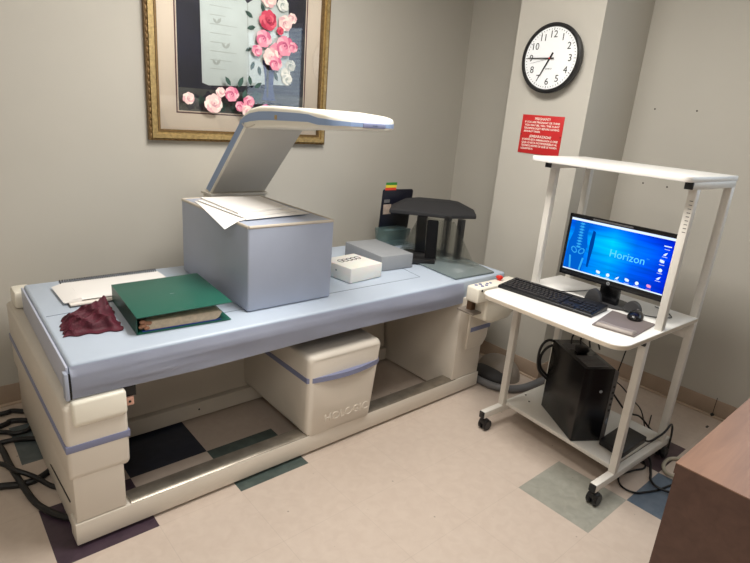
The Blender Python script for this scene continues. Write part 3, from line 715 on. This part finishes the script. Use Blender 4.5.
# leg / hip positioner
lp = empty('leg_positioner', (1.7, .4, .64), 'black foam topped positioning device with clear acrylic sides on the right end of the table', 'positioning device')
b = MB(); b.prism([(1.508, .088), (1.80, .075), (1.868, .30), (1.868, .66), (1.57, .66)], 'z', .6425, .650, bev=.001); b.build('base_plate', 'platem', lp)
def slab(c4, th, name, m):
    t = bmesh.new(); f_ = t.faces.new([t.verts.new(p) for p in c4]); t.normal_update(); nn = f_.normal.copy()
    r_ = bmesh.ops.extrude_face_region(t, geom=[f_]); bmesh.ops.translate(t, verts=[v for v in r_['geom'] if isinstance(v, bmesh.types.BMVert)], vec=nn*th)
    bmesh.ops.recalc_face_normals(t, faces=t.faces); b = MB(); b._merge(t); return b.build(name, m, lp, smooth=0)
slab([(1.575, .58, .65), (1.765, .17, .65), (1.745, .34, .865), (1.665, .53, .865)], .004, 'acrylic_side', 'acr')
slab([(1.66, .66, .65), (1.85, .27, .65), (1.82, .40, .865), (1.745, .58, .865)], .004, 'acrylic_side', 'acr')
for (x, y) in ((1.80, .435), (1.81, .345)):
    b = MB(); b.box(x-.016, x+.016, y-.016, y+.016, .65, .875, bev=.002); b.build('support_post', 'black', lp)
def pad_(p0, p1, w, d, rz):
    b = MB(); p0 = Vector(p0); p1 = Vector(p1); ax = (p1-p0).normalized(); rt = Vector((math.cos(rz), math.sin(rz), 0)); m_ = frame(p0, rt, ax)
    b.box(-w, w, 0, (p1-p0).length, -d, d, bev=.008, seg=3, mtx=m_); b.build('foam_pad', 'pfoam', lp)
pad_((1.650, .485, .655), (1.722, .525, .862), .030, .014, -.75)
pad_((1.610, .365, .655), (1.690, .395, .862), .030, .014, -.75)
b = MB(); b.prism([(1.50, .39), (1.60, .32), (1.65, .36), (1.66, .56), (1.58, .56)], 'z', .650, .672, bev=.004); b.build('pad_base', 'black', lp)
bot = [(1.575, .685), (1.79, .435), (1.96, .365), (2.10, .50), (2.08, .66), (1.88, .84), (1.70, .80)]
top = [(1.745, .715), (1.935, .595), (1.99, .535), (2.04, .58), (2.03, .64), (1.90, .77), (1.78, .77)]
b = MB(); b.loft([[(x, y, .862) for x, y in bot], [(x, y, .884) for x, y in bot], [(x, y, .924) for x, y in top]], bev=.004); b.build('foam_top', 'foam', lp, smooth=12)

# ------------------------------------------------------------------ computer cart
ct = empty('computer_cart', (1.65, -.54, 0), 'white tubular rolling computer cart with monitor shelf, standing beside the scanner', 'cart')
def rrect(x0, x1, y0, y1, r, n=7, cor=(1, 1, 1, 1)):
    P = []
    for (cx, cy, a0, k_) in ((x1-r, y1-r, 0, cor[0]), (x0+r, y1-r, PI/2, cor[1]), (x0+r, y0+r, PI, cor[2]), (x1-r, y0+r, 3*PI/2, cor[3])):
        if k_: P += [(cx+r*math.cos(a0+PI/2*i/n), cy+r*math.sin(a0+PI/2*i/n)) for i in range(n+1)]
        else: P.append((cx+r*(1 if math.cos(a0+PI/4) > 0 else -1), cy+r*(1 if math.sin(a0+PI/4) > 0 else -1)))
    return P
YR, YL = -.855, -.215
b = MB(); b.prism(rrect(1.30, 1.915, YR-.02, YL-.01, .06, cor=(0, 1, 1, 0)), 'z', .682, .70, mi=0); b.prism([(x+.0, y) for x, y in rrect(1.299, 1.916, YR-.021, YL-.009, .06, cor=(0, 1, 1, 0))], 'z', .684, .697, mi=1)
b.build('desktop', ['white', 'edgeb'], ct)
b = MB(); b.prism(rrect(1.52, 1.95, YR-.015, YL, .03, cor=(0, 1, 1, 0)), 'z', 1.260, 1.280, bev=.003); b.build('top_shelf', 'white', ct)
b = MB(); b.prism([(1.520, YR+.016), (1.95, YR+.016), (1.95, YL-.064), (1.555, YL-.064)], 'z', .100, .119, bev=.002); b.build('lower_shelf', 'ltube', ct)
for y in (-.31, -.26):
    b = MB(); b.cyl((1.64+(.33+y)*.8, y-.03, .118), (1.64+(.33+y)*.8, y-.03, .121), .005, n=10); b.build('shelf_screw', 'screw', ct)
hw = .0145
for y, dx in ((YR+.0, 0), (YL-.048, .035)):
    b = MB(); b.box(1.372+dx, 2.0, y-hw, y+hw, .068, .102, bev=.003); b.build('foot_tube', 'ltube', ct)
    b = MB(); b.box(1.366+dx, 1.373+dx, y-hw+.001, y+hw-.001, .069, .101, bev=.002); b.build('tube_cap', 'black', ct)
    b = MB(); b.box(1.50+dx, 1.53+dx, y-hw, y+hw, .100, .684, bev=.003); b.build('lower_post', 'ltube', ct)
    b = MB(); b.box(1.60+dx, 1.63+dx, y-hw, y+hw, .698, 1.236, bev=.003); b.build('upper_post', 'ltube', ct)
    b = MB(); b.box(1.915, 1.945, y-hw, y+hw, .100, 1.236, bev=.003); b.build('rear_post', 'ltube', ct)
    b = MB(); b.box(1.562+dx, 1.945, y-hw, y+hw, 1.234, 1.261, bev=.003); b.build('shelf_bracket', 'ltube', ct)
    b = MB(); b.box(1.555+dx, 1.563+dx, y-hw, y+hw, 1.235, 1.260, bev=.002); b.build('bracket_cap', 'black', ct)
    b = MB(); b.box(1.486+dx, 1.50+dx, y-hw, y+hw, .662, .683, bev=.002); b.build('bracket_cap', 'black', ct)
    for x in (1.392+dx, 1.97):
        cs = MB(); cs.cyl((x, y, .045), (x, y, .070), .010, n=12); cs.box(x-.014, x+.022, y-.021, y+.021, .030, .056, bev=.008)
        cso = cs.build('caster', 'black', ct)
        for s_ in (-1, 1):
            w2 = MB(); w2.cyl((x+.010, y+s_*.005, .026), (x+.010, y+s_*.022, .026), .026, n=24, bev=.003); w2.build('wheel', 'black', cso)
b = MB(); b.box(1.912, 1.93, YR+.01, YL-.06, .60, .66, bev=.002); b.build('back_brace', 'ltube', ct)
b = MB()
for k in range(9): b.box(1.5994, 1.6002, YR-.010, YR+.002, 1.08+.014*k, 1.0825+.014*k)
b.build('tape_scuffs', 'greyp', ct)
pv = Vector((1.76, -.54, 0)); Rz = Matrix.Rotation(math.radians(-2.3), 3, 'Z'); ct.location = pv+Rz @ (ct.location-pv); ct.rotation_euler = (0, 0, math.radians(-2.3))
# monitor
mo = empty('computer_monitor', (1.66, -.59, .70), 'black flat screen monitor showing a blue desktop, on the cart', 'monitor')
ms = .8175
MO = frame((1.668, -.592, .922), (.0, -1, -.0), (.02, 0, 1))    # local x: right, y: up, z: toward viewer
# right = -Y, up = +Z -> normal = right x up = (-1,0,0): toward the viewer
W2, H2 = .227, .134
b = MB(); b.box(-W2, W2, -H2, H2, -.018, .0, bev=.004, mtx=MO); b.box(-.15, .15, -.10, .10, -.045, -.016, bev=.012, mtx=MO)
b.build('monitor_housing', 'black', mo)
b = mitre((0, 0, 0, 0), (0, 0, 0, 0), 0, 0) if False else MB()
for q in ((-W2, W2, H2-.016, H2), (-W2, W2, -H2, -H2+.026), (-W2, -W2+.012, -H2, H2), (W2-.012, W2, -H2, H2)): b.box(*q, -.002, .003, bev=.001, mtx=MO)
b.build('screen_bezel', 'dblack', mo)
sx0, sx1, sz0, sz1 = -W2+.012, W2-.012, -H2+.026, H2-.016
scr = bpy.data.materials.new('lit_screen'); scr.use_nodes = True; nt = scr.node_tree; nt.nodes.clear(); LN = nt.links
tc = nt.nodes.new('ShaderNodeTexCoord'); sp_ = nt.nodes.new('ShaderNodeSeparateXYZ'); LN.new(tc.outputs['Generated'], sp_.inputs[0])
# Generated: y 1->0 is left->right (width along -Y), z 0..1 up
ry = nt.nodes.new('ShaderNodeMath'); ry.operation = 'SUBTRACT'; ry.inputs[0].default_value = 1; LN.new(sp_.outputs[1], ry.inputs[1])
cr = nt.nodes.new('ShaderNodeValToRGB'); LN.new(ry.outputs[0], cr.inputs[0])
els = cr.color_ramp.elements; els[0].position = 0; els[0].color = srgb(0, 132, 232); els[1].position = 1; els[1].color = srgb(0, 46, 214)
for p_, c_ in ((.12, (0, 104, 222)), (.30, (0, 160, 240)), (.46, (0, 186, 250)), (.68, (0, 110, 236))):
    e_ = els.new(p_); e_.color = srgb(*c_)
cz = nt.nodes.new('ShaderNodeValToRGB'); LN.new(sp_.outputs[2], cz.inputs[0]); ez = cz.color_ramp.elements
ez[0].position = 0; ez[0].color = (.5, .55, .8, 1); ez[1].position = 1; ez[1].color = (.25, .3, .75, 1)
for p_, c_ in ((.3, (.45, .6, .9, 1)), (.55, (.9, 1, 1, 1)), (.72, (.8, 1.0, 1, 1)), (.86, (.4, .5, .9, 1))):
    e_ = ez.new(p_); e_.color = c_
wv = nt.nodes.new('ShaderNodeTexNoise'); mp_ = nt.nodes.new('ShaderNodeMapping'); mp_.inputs['Scale'].default_value = (1, 2.2, 14); LN.new(tc.outputs['Generated'], mp_.inputs[0]); LN.new(mp_.outputs[0], wv.inputs['Vector']); wv.inputs['Scale'].default_value = 1
mrr = nt.nodes.new('ShaderNodeMapRange'); mrr.inputs[1].default_value = .3; mrr.inputs[2].default_value = .7; mrr.inputs[3].default_value = .75; mrr.inputs[4].default_value = 1.2; LN.new(wv.outputs['Fac'], mrr.inputs[0])
m1_ = nt.nodes.new('ShaderNodeVectorMath'); m1_.operation = 'MULTIPLY'; LN.new(cr.outputs[0], m1_.inputs[0]); LN.new(cz.outputs[0], m1_.inputs[1])
m2_ = nt.nodes.new('ShaderNodeVectorMath'); m2_.operation = 'SCALE'; LN.new(m1_.outputs[0], m2_.inputs[0]); LN.new(mrr.outputs[0], m2_.inputs['Scale'])
em = nt.nodes.new('ShaderNodeEmission'); LN.new(m2_.outputs[0], em.inputs[0]); em.inputs[1].default_value = 1.15
oo = nt.nodes.new('ShaderNodeOutputMaterial'); LN.new(em.outputs[0], oo.inputs[0])
b = MB(); b.box(sx0, sx1, sz0, sz1, -.001, .0012, mtx=MO); screen = b.build('screen', scr, mo, smooth=0)
EW = emis('screen_white', (225, 242, 255), 1.0); EC = emis('screen_cyan', (50, 165, 235), 1.0); ED = emis('screen_dark_blue', (0, 62, 150), 1); EP = emis('screen_pink', (240, 150, 200), 1); EB = emis('screen_body_blue', (0, 92, 200), 1.0)
b = MB(); b.box(sx0, sx1, sz1-.010, sz1-.0005, .0012, .0016, mtx=MO); b.box(sx0, sx1, sz0, sz0+.005, .0012, .0016, mtx=MO); b.build('menu_bars', EW, screen, smooth=0)
text('screen_title', 'Horizon', .044, MO @ Matrix.Translation((.050, .004, .0014)), emis('screen_title_glow', (90, 205, 250), 1.1), screen, extrude=.0001)
text('screen_title', 'TM', .008, MO @ Matrix.Translation((.132, .016, .0014)), EC, screen, extrude=.0001)
# anatomy artwork: body silhouette, vertebrae, pelvis, leg bones, forearm shape
b = MB()
b.prism([(sx0+.004, sz0+.006), (sx0+.085, sz0+.006), (sx0+.084, -.03), (sx0+.092, .01), (sx0+.082, .06), (sx0+.086, sz1-.012), (sx0+.018, sz1-.012), (sx0+.020, .06), (sx0+.006, .01)], 'z', .0012, .0014, mtx=MO, mi=0)
for k in range(9):
    z = sz1-.020-.0125*k; b.box(sx0+.046, sx0+.060, z-.004, z+.004, .0014, .0016, mtx=MO, mi=1); b.box(sx0+.040, sx0+.066, z-.001, z+.001, .0014, .0016, mtx=MO, mi=1)
for s_ in (-1, 1):
    for k in range(12):
        a = 2*PI*k/12; b.box(-.0025, .0025, -.0025, .0025, .0014, .0016, mtx=MO @ Matrix.Translation((sx0+.053+s_*(.017+.012*math.cos(a)), -.018+s_*.0+.011*math.sin(a)+.004*math.cos(a), 0)), mi=1)
for s_ in (-1, 1):
    b.prism([(sx0+.053+s_*.026, -.045), (sx0+.053+s_*.034, -.045), (sx0+.053+s_*.026, sz0+.008), (sx0+.053+s_*.018, sz0+.008)], 'z', .0014, .0016, mtx=MO, mi=1)
b.prism([(sx0+.104, sz0+.03), (sx0+.112, sz0+.03), (sx0+.119, .02), (sx0+.117, .075), (sx0+.105, .08), (sx0+.100, .03)], 'z', .0012, .0014, mtx=MO, mi=2)
b.build('screen_artwork', [EB, EC, ED], screen, smooth=0)
icons = [(-.052, -.088), (-.010, -.088), (.030, -.088), (.072, -.088), (.112, -.088), (.190, .052), (.186, .020), (.186, -.014), (.186, -.045), (.160, -.088), (.193, .082)]
for k, (x, y) in enumerate(icons):
    b = MB(); mt = MO @ Matrix.Translation((x, y, 0))
    if k == 10: b.box(-.014, .014, -.002, .002, .0012, .0015, mtx=mt)
    elif k % 3 == 0: b.box(-.006, .007, -.004, .006, .0012, .0015, mtx=mt); b.box(-.010, .002, -.001, .008, .0012, .0014, mtx=mt)
    elif k % 3 == 1: b.cyl(mt @ Vector((0, 0, .0012)), mt @ Vector((0, 0, .0015)), .0075, n=14)
    else: b.prism([(-.008, -.006), (.002, -.007), (.008, .006), (.0, .003)], 'z', .0012, .0015, mtx=mt)
    b.box(-.010, .010, -.013, -.0115, .0012, .0014, mtx=mt)
    b.build('desktop_icon', EP if k == 9 else EW, screen, smooth=0)
b = MB(); mt = MO @ Matrix.Translation((.0, -H2+.013, .003)); b.cyl(mt @ Vector((0, 0, 0)), mt @ Vector((0, 0, .0008)), .0075, n=20); lg = b.build('maker_emblem', 'gblock', mo)
text('emblem_text', 'hp', .010, mt @ Matrix.Translation((0, .0005, .0012)), 'ink', lg, extrude=.0002, shear=.3)
b = MB(); b.box(-.12, .05, H2-.012, H2-.005, .0025, .0034, mtx=MO); b.build('bezel_strip', 'hose', mo)
# stand
b = MB(); b.prism([(1.690, .70+.008), (1.720, .708), (1.715, .86), (1.692, .86)], 'y', -.63, -.55, bev=.003); b.build('stand_neck', 'dblack', mo)
b = MB(); pts = [(1.728+.072*math.cos(2*PI*k/32), -.59+.105*math.sin(2*PI*k/32)) for k in range(32)]; b.prism(pts, 'z', .7005, .709, bev=.002); b.build('stand_base', 'dgrey', mo)
# small speakers in front of the screen, either side of the neck
for y, xx, hh, lab in ((-.555, 1.628, .062, 'dark grey half-round desktop speaker left of the monitor stand'), (-.705, 1.672, .046, 'dark grey half-round desktop speaker right of the monitor stand')):
    b = MB(); b.prism([(y+.036*math.cos(PI*k/12), .7095+hh*math.sin(PI*k/12)) for k in range(13)], 'x', xx, xx+.022, bev=.003); b.build('desk_speaker', 'dgrey', label=lab, cat='speaker', group='small speakers under the monitor')
# keyboard
KB = frame((1.448, -.205, .7005), (.055, -1, 0), (1, .055, 0))   # x along length, y toward the monitor
kb = empty('keyboard', (1.52, -.42, .70), 'black full-size keyboard on the front left of the cart desktop', 'keyboard')
KW, KD = .435, .150
# frame() gives a left-handed-safe normal; flip z if needed
kz = (KB.to_3x3() @ Vector((0, 0, 1))).z
sgn = 1 if kz > 0 else -1
def kbox(b, x0, x1, y0, y1, z0, z1, bev=0, slope=0):
    zz = sorted((sgn*z0, sgn*z1)); b.box(x0, x1, y0, y1, zz[0], zz[1], bev=bev, mtx=KB)
b = MB(); b.prism([(0, 0), (KD, 0), (KD, sgn*.024), (KD-.006, sgn*.026), (.004, sgn*.013), (0, sgn*.010)], 'x', 0, KW, bev=.002, mtx=KB); b.build('keyboard_body', 'black', kb)
def kz_at(y): return .013+(.013)*(y/KD)
rows = [(.018, [1.3, 1.1, 1.3, 5.6, 1.3, 1.1, 1.1, 1.3]), (.038, [2.2]+[1]*10+[2.6]), (.057, [1.8]+[1]*11+[2]), (.076, [1.5]+[1]*12+[1.5]), (.095, [1]*13+[2]), (.120, [1]*13+[1.8])]
kme = None; count = 0
def key(x, y, w, d):
    global count
    if w < 0: return
    b = MB(); z = kz_at(y)
    kbox(b, x+.0012, x+w-.0012, y-d/2+.001, y+d/2-.001, z-.002, z+.006, bev=.0018); b.build('key', 'keym', kb); count += 1
for y, ws in rows:
    x = .010; tot = sum(ws); U = .283/tot
    for w in ws: key(x, y, w*U, .018 if y < .1 else .015); x += w*U
for (y, ks) in ((.018, (0, 1, 2)), (.038, (1,)), (.076, (0, 1, 2)), (.095, (0, 1, 2))):
    for k in ks: key(.300+.0185*k, y, .0185, .018)
for r_ in range(4):
    for k in range(4):
        if count < 100: key(.361+.0170*k, .020+.0245*r_, .017, .022)
# mouse pad and mouse
b = MB()
mp0 = [(1.400, -.682), (1.425, -.832), (1.64, -.820), (1.635, -.645)]
b.loft([[(x, y, .7005) for x, y in mp0], [(x, y, .7055) for x, y in mp0]], bev=.002)
mpo = b.build('mouse_pad', 'mpad', label='grey mouse pad with raised wrist rest on the cart desktop', cat='mouse pad')
b = MB(); b.loft([[(1.402, -.690, .7055), (1.425, -.828, .7055), (1.478, -.824, .7055), (1.462, -.775, .7055), (1.458, -.688, .7055)], [(1.414, -.695, .717), (1.434, -.821, .717), (1.465, -.818, .715), (1.450, -.772, .713), (1.446, -.694, .715)]], bev=.003); b.build('wrist_rest', 'wrist', mpo)
ms_ = empty('computer_mouse', (1.575, -.745, .7055), 'black computer mouse on the grey mouse pad', 'mouse')
t = bmesh.new(); bmesh.ops.create_uvsphere(t, u_segments=24, v_segments=14, radius=1)
for v in t.verts:
    z = max(v.co.z, -.12); v.co = Vector((v.co.x*.053, v.co.y*.030*(1-.12*v.co.x), z*.028 if z > 0 else z*.025))
b = MB(); b._merge(t, Matrix.Translation((1.632, -.742, .7088)) @ Matrix.Rotation(.25, 4, 'Z')); b.build('mouse_body', 'dblack', ms_, smooth=60)
b = MB(); b.cyl((1.657, -.740, .729), (1.657, -.732, .729), .007, n=12); b.build('scroll_wheel', 'greyp', ms_)
b = MB(); b.tube([(1.68, -.733, .713), (1.70, -.735, .706), (1.72, -.77, .7035), (1.775, -.815, .7035), (1.80, -.815, .7035), (1.84, -.78, .7035), (1.87, -.72, .7035)], .0019); b.build('mouse_cord', 'cable', ms_)
b = MB(); b.tube([(1.56, -.285, .712), (1.66, -.38, .7035), (1.76, -.43, .7035), (1.84, -.45, .7035)], .0019); b.build('keyboard_cord', 'cable', kb)
# desktop computer tower on the lower shelf
tw = empty('computer_tower', (1.6, -.55, .12), 'black small computer tower standing on the lower shelf of the cart', 'computer')
a_ = math.atan2(.24, .155)
F0 = Vector((1.522, -.640)); d1 = Vector((.545, .838)); d2 = Vector((.80, -.52)).normalized()
# side face runs back-left, front face faces the right
TW = frame((F0.x, F0.y, .1205), (d1.x, d1.y, 0), (-d1.y*-1, -d1.x, 0))
TL, TWd, TH = .30, .135, .345
b = MB(); ty = [0, TWd]; b.box(0, TL, 0, TWd, 0, TH, bev=.003, mtx=TW if (TW.to_3x3() @ Vector((0, 0, 1))).z > 0 else TW @ Matrix.Scale(-1, 4, (0, 0, 1)))
TWm = TW if (TW.to_3x3() @ Vector((0, 0, 1))).z > 0 else TW @ Matrix.Scale(-1, 4, (0, 0, 1))
b.build('tower_case', 'dblack', tw)
b = MB(); b.box(-.003, TL*.5, TWd, TWd+.018, 0, TH-.012, bev=.003, mtx=TWm); b.build('front_bezel', 'greyp', tw)
b = MB()
for k in range(5): b.box(-.0042, -.0028, TWd+.004, TWd+.013, .26-.028*k, .27-.028*k, mtx=TWm)
b.box(-.0042, -.0028, TWd+.004, TWd+.013, .085, .115, mtx=TWm, mi=1); b.build('front_ports', ['ink', 'chrome'], tw)
b = MB(); b.cyl(TWm @ Vector((-.001, .09, .24)), TWm @ Vector((.002, .09, .24)), .007, n=16); b.build('tower_emblem', 'gblock', tw)
b = MB()
for (u0, u1) in ((.02, .13), (.19, .26)):
    for k in range(9): b.box(u0+(u1-u0)*k/9, u0+(u1-u0)*(k+.6)/9, .02, TWd-.02, TH, TH+.0008, mtx=TWm)
b.build('top_vents', 'hose', tw)
b = MB(); b.box(.145, .185, .04, .09, TH, TH+.03, bev=.008, mtx=TWm); b.build('cable_plug', 'black', tw)
# router box
b = MB(); rt = [(1.605, -.725), (1.585, -.838), (1.805, -.842), (1.822, -.725)]
b.loft([[(x, y, .1205) for x, y in rt], [(x, y, .150) for x, y in rt]], bev=.006); b.build('network_box', 'black', label='flat black electronics box on the lower cart shelf beside the tower', cat='electronics box')

# ------------------------------------------------------------------ cables
def cable(name, paths, r, m, label, cat='cable', group=None):
    b = MB()
    b.tube(paths, r, n=8, smooth=7); return b.build(name, m, label=label, cat=cat, group=group, smooth=60)
left = [([(-.9, 1.0, .013), (-.6, 1.04, .013), (-.319, 1.03, .013), (-.276, 1.035, .013), (-.235, 1.005, .013), (-.2, .99, .015)], .011, 'rearmost black cable on the floor behind the left end of the scanner'),
        ([(-.9, .88, .012), (-.6, .86, .012), (-.332, .927, .012), (-.296, .948, .012), (-.262, .937, .012), (-.236, .915, .015), (-.2, .90, .02)], .0115, 'second black floor cable from the back wall, at the left end of the scanner'),
        ([(-.9, .95, .036), (-.55, .93, .036), (-.339, .875, .014), (-.297, .84, .012), (-.25, .837, .012), (-.225, .861, .013), (-.2, .87, .02)], .010, 'third black floor cable from the back wall, looping into the scanner'),
        ([(-.9, .70, .012), (-.6, .80, .012), (-.35, .795, .012), (-.295, .787, .012), (-.235, .755, .013), (-.2, .74, .02)], .0105, 'fourth black floor cable from the back wall, crossing the slate tile'),
        ([(-.60, 1.08, .013), (-.47, .98, .036), (-.40, .88, .036), (-.357, .735, .034), (-.346, .598, .034), (-.331, .458, .034), (-.308, .345, .012), (-.276, .26, .012), (-.245, .21, .012), (-.2, .16, .013)], .0115, 'long black cable curving along the floor to the front foot of the scanner'),
        ([(-.9, .45, .013), (-.6, .50, .013), (-.45, .51, .013), (-.387, .497, .013), (-.335, .474, .012), (-.287, .470, .012), (-.245, .488, .013), (-.2, .52, .02)], .0125, 'thickest black cable entering the scanner side below the others'),
        ([(-.9, .74, .036), (-.5, .66, .05), (-.38, .578, .058), (-.344, .514, .058), (-.287, .464, .032), (-.24, .395, .012), (-.2, .37, .013)], .009, 'thin black cable crossing over the thick one beside the scanner')]
for p, r, lab in left: cable('floor_cable', p, r, 'cable', lab, group='black cables on the floor left of the scanner')
cable('floor_cable', [(1.88, -.80, .006), (1.811, -.863, .006), (1.731, -.842, .006), (1.641, -.825, .006), (1.585, -.863, .006), (1.59, -.914, .006), (1.647, -.948, .006), (1.704, -.97, .006), (1.785, -.989, .006), (1.95, -1.03, .006), (2.2, -1.2, .006)], .004, 'cable', 'thin black cable looping out on the floor under the right side of the cart')
cable('floor_cable', [(1.93, -.72, .012), (1.886, -.84, .015), (1.776, -.899, .016), (1.718, -.924, .016), (1.693, -.961, .016), (1.707, -1.007, .014), (1.736, -1.034, .010), (1.85, -1.10, .006), (2.1, -1.25, .006)], .0055, 'cable', 'thicker black cable curving over the blue floor tile')
cable('floor_cable', [(2.2, -1.1, .009), (2.08, -1.0, .009), (2.009, -.935, .009), (1.964, -.905, .009), (1.894, -.907, .009), (1.846, -.935, .009), (1.826, -.98, .02), (1.85, -1.04, .022), (1.95, -1.15, .022)], .008, 'bcable', 'beige cable curving on the floor beside the wooden desk')
cable('power_cord', [(1.72, -.64, .33), (1.76, -.67, .30), (1.84, -.72, .20), (1.97, -.735, .14), (2.06, -.76, .06), (2.10, -.79, .012), (2.02, -.863, .008), (1.99, -.88, .03), (1.965, -.885, .13), (1.93, -.885, .19), (1.86, -.883, .17), (1.80, -.86, .14), (1.79, -.83, .135)], .0045, 'cable', 'black cord from the tower looping out past the rear post to the flat black box')
cable('power_cord', [(1.70, -.66, .38), (1.74, -.70, .36), (1.84, -.73, .27), (1.99, -.73, .16), (2.06, -.75, .03), (2.14, -.73, .006), (2.3, -.68, .006)], .003, 'cable', 'thin black cord hanging from the tower down to the floor behind the cart')
for k, (dx, dz) in enumerate(((0, .0), (.02, -.035))):
    cable('loop_cable', [(1.735+dx, -.42, .43), (1.68+dx, -.37, .455+dz), (1.66+dx, -.345, .40+dz), (1.67+dx, -.35, .30), (1.72+dx, -.385, .24)], .0065, 'cable', ('outer' if k == 0 else 'inner')+' black cable loop bowing out left of the tower', group='cable loops beside the tower')
for k in range(4):
    cable('hanging_cable', [(1.70+.02*k, -.47-.035*k, .47), (1.73+.02*k, -.46-.03*k, .51), (1.80, -.50-.03*k, .57+.01*k), (1.86, -.52-.03*k, .64)], .004, 'cable', f'{["first", "second", "third", "fourth"][k]} from the left of four black cables hanging from desktop to tower', group='cables between desktop and tower')
cable('hanging_cable', [(1.54, -.80, .678), (1.58, -.77, .66), (1.66, -.735, .60), (1.70, -.71, .53), (1.705, -.70, .46), (1.71, -.69, .40)], .0028, 'cable', 'thin black cable drooping from the right corner of the desktop behind the tower')

# grey hump housing and hose on the floor behind the cart
hp = empty('floor_housing', (1.95, .08, 0), 'taupe rounded plastic housing on the floor between scanner and cart', 'plastic housing')
def hump(nm, m, sx, sy, sz, cx, cy, cut=None):
    t = bmesh.new(); bmesh.ops.create_uvsphere(t, u_segments=32, v_segments=16, radius=1)
    for v in t.verts:
        z = max(0, v.co.z); v.co = Vector((cx+v.co.x*sx, cy+v.co.y*sy, .001+sz*z**.8))
    b = MB(); b._merge(t); b.build(nm, m, hp, smooth=60)
hump('housing_shell', 'shell', .10, .135, .115, 1.985, .075)
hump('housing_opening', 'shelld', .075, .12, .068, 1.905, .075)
cable('vacuum_hose', [(1.86, .20, .022), (1.80, .13, .022), (1.79, .06, .022), (1.802, -.029, .022), (1.844, -.093, .022), (1.92, -.132, .022), (2.02, -.145, .022), (2.135, -.15, .022), (2.25, -.20, .022)], .021, 'hose', 'thick grey hose curving along the floor in front of the taupe housing', cat='hose')
# small bits of debris on the floor and wall wire
for i, (x, y, lab) in enumerate(((2.36, -.72, 'small dark scrap on the floor behind the rear post of the cart'), (2.45, -.90, 'small dark scrap on the floor nearest the right baseboard'))):
    b = MB(); b.box(x-.012, x+.012, y-.005, y+.005, .0005, .004, bev=.001); b.build('floor_debris', 'screw', label=lab, cat='debris', group='scraps on the floor')
b = MB(); b.tube([(2.590, -.875, .015), (2.590, -.875, .06), (2.596, -.875, .11)], .0015); b.sphere((2.588, -.875, .012), .010, n=10); b.build('wall_wire', 'cable', label='short dark wire rising from the right baseboard', cat='wire')

# ------------------------------------------------------------------ wooden desk
DX0, DX1, DY0, DY1 = .668, 1.75, -2.35, -1.262
dk = empty('wooden_desk', (1.2, -1.8, 0), 'brown wood grain office desk at the right, partly out of view', 'desk', 0)
b = MB(); b.box(DX0, DX1, DY0, DY1, .7395, .742); b.build('desk_top', 'wood', dk)
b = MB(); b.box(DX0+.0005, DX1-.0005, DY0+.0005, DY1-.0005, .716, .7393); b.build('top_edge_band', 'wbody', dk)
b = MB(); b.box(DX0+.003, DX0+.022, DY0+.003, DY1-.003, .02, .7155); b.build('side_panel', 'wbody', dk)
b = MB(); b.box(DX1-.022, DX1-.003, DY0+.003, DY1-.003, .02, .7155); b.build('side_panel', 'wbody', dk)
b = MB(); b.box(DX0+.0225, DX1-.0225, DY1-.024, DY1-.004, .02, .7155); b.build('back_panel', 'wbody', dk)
for x in (DX0+.02, DX1-.02):
    for y in (DY0+.04, DY1-.04):
        b = MB(); b.cyl((x-.003, y, 0), (x-.003, y, .02), .014); b.build('glide', 'black', dk)

# ------------------------------------------------------------------ camera & view
f, yaw, pitch, roll, cx, cy, cz_ = 542.27, .732485, .304785, .0824459, -.509649, -1.561443, 1.409664
F = Vector((math.sin(yaw)*math.cos(pitch), math.cos(yaw)*math.cos(pitch), -math.sin(pitch)))
r = Vector((math.cos(yaw), -math.sin(yaw), 0)); u = r.cross(F)
r2 = r*math.cos(roll)+u*math.sin(roll); u2 = r2.cross(F)
cam = bpy.data.cameras.new('camera'); cam.sensor_width = 36; cam.sensor_fit = 'HORIZONTAL'; cam.lens = f*36/750; cam.clip_start = .02
co = bpy.data.objects.new('camera', cam); C.objects.link(co)
co.matrix_world = Matrix.Translation((cx, cy, cz_)) @ Matrix((r2, u2, -F)).transposed().to_4x4()
sce = bpy.context.scene; sce.camera = co
sce.view_settings.view_transform = 'Standard'; sce.view_settings.look = 'None'; sce.view_settings.gamma = 1; sce.view_settings.exposure = 0.15
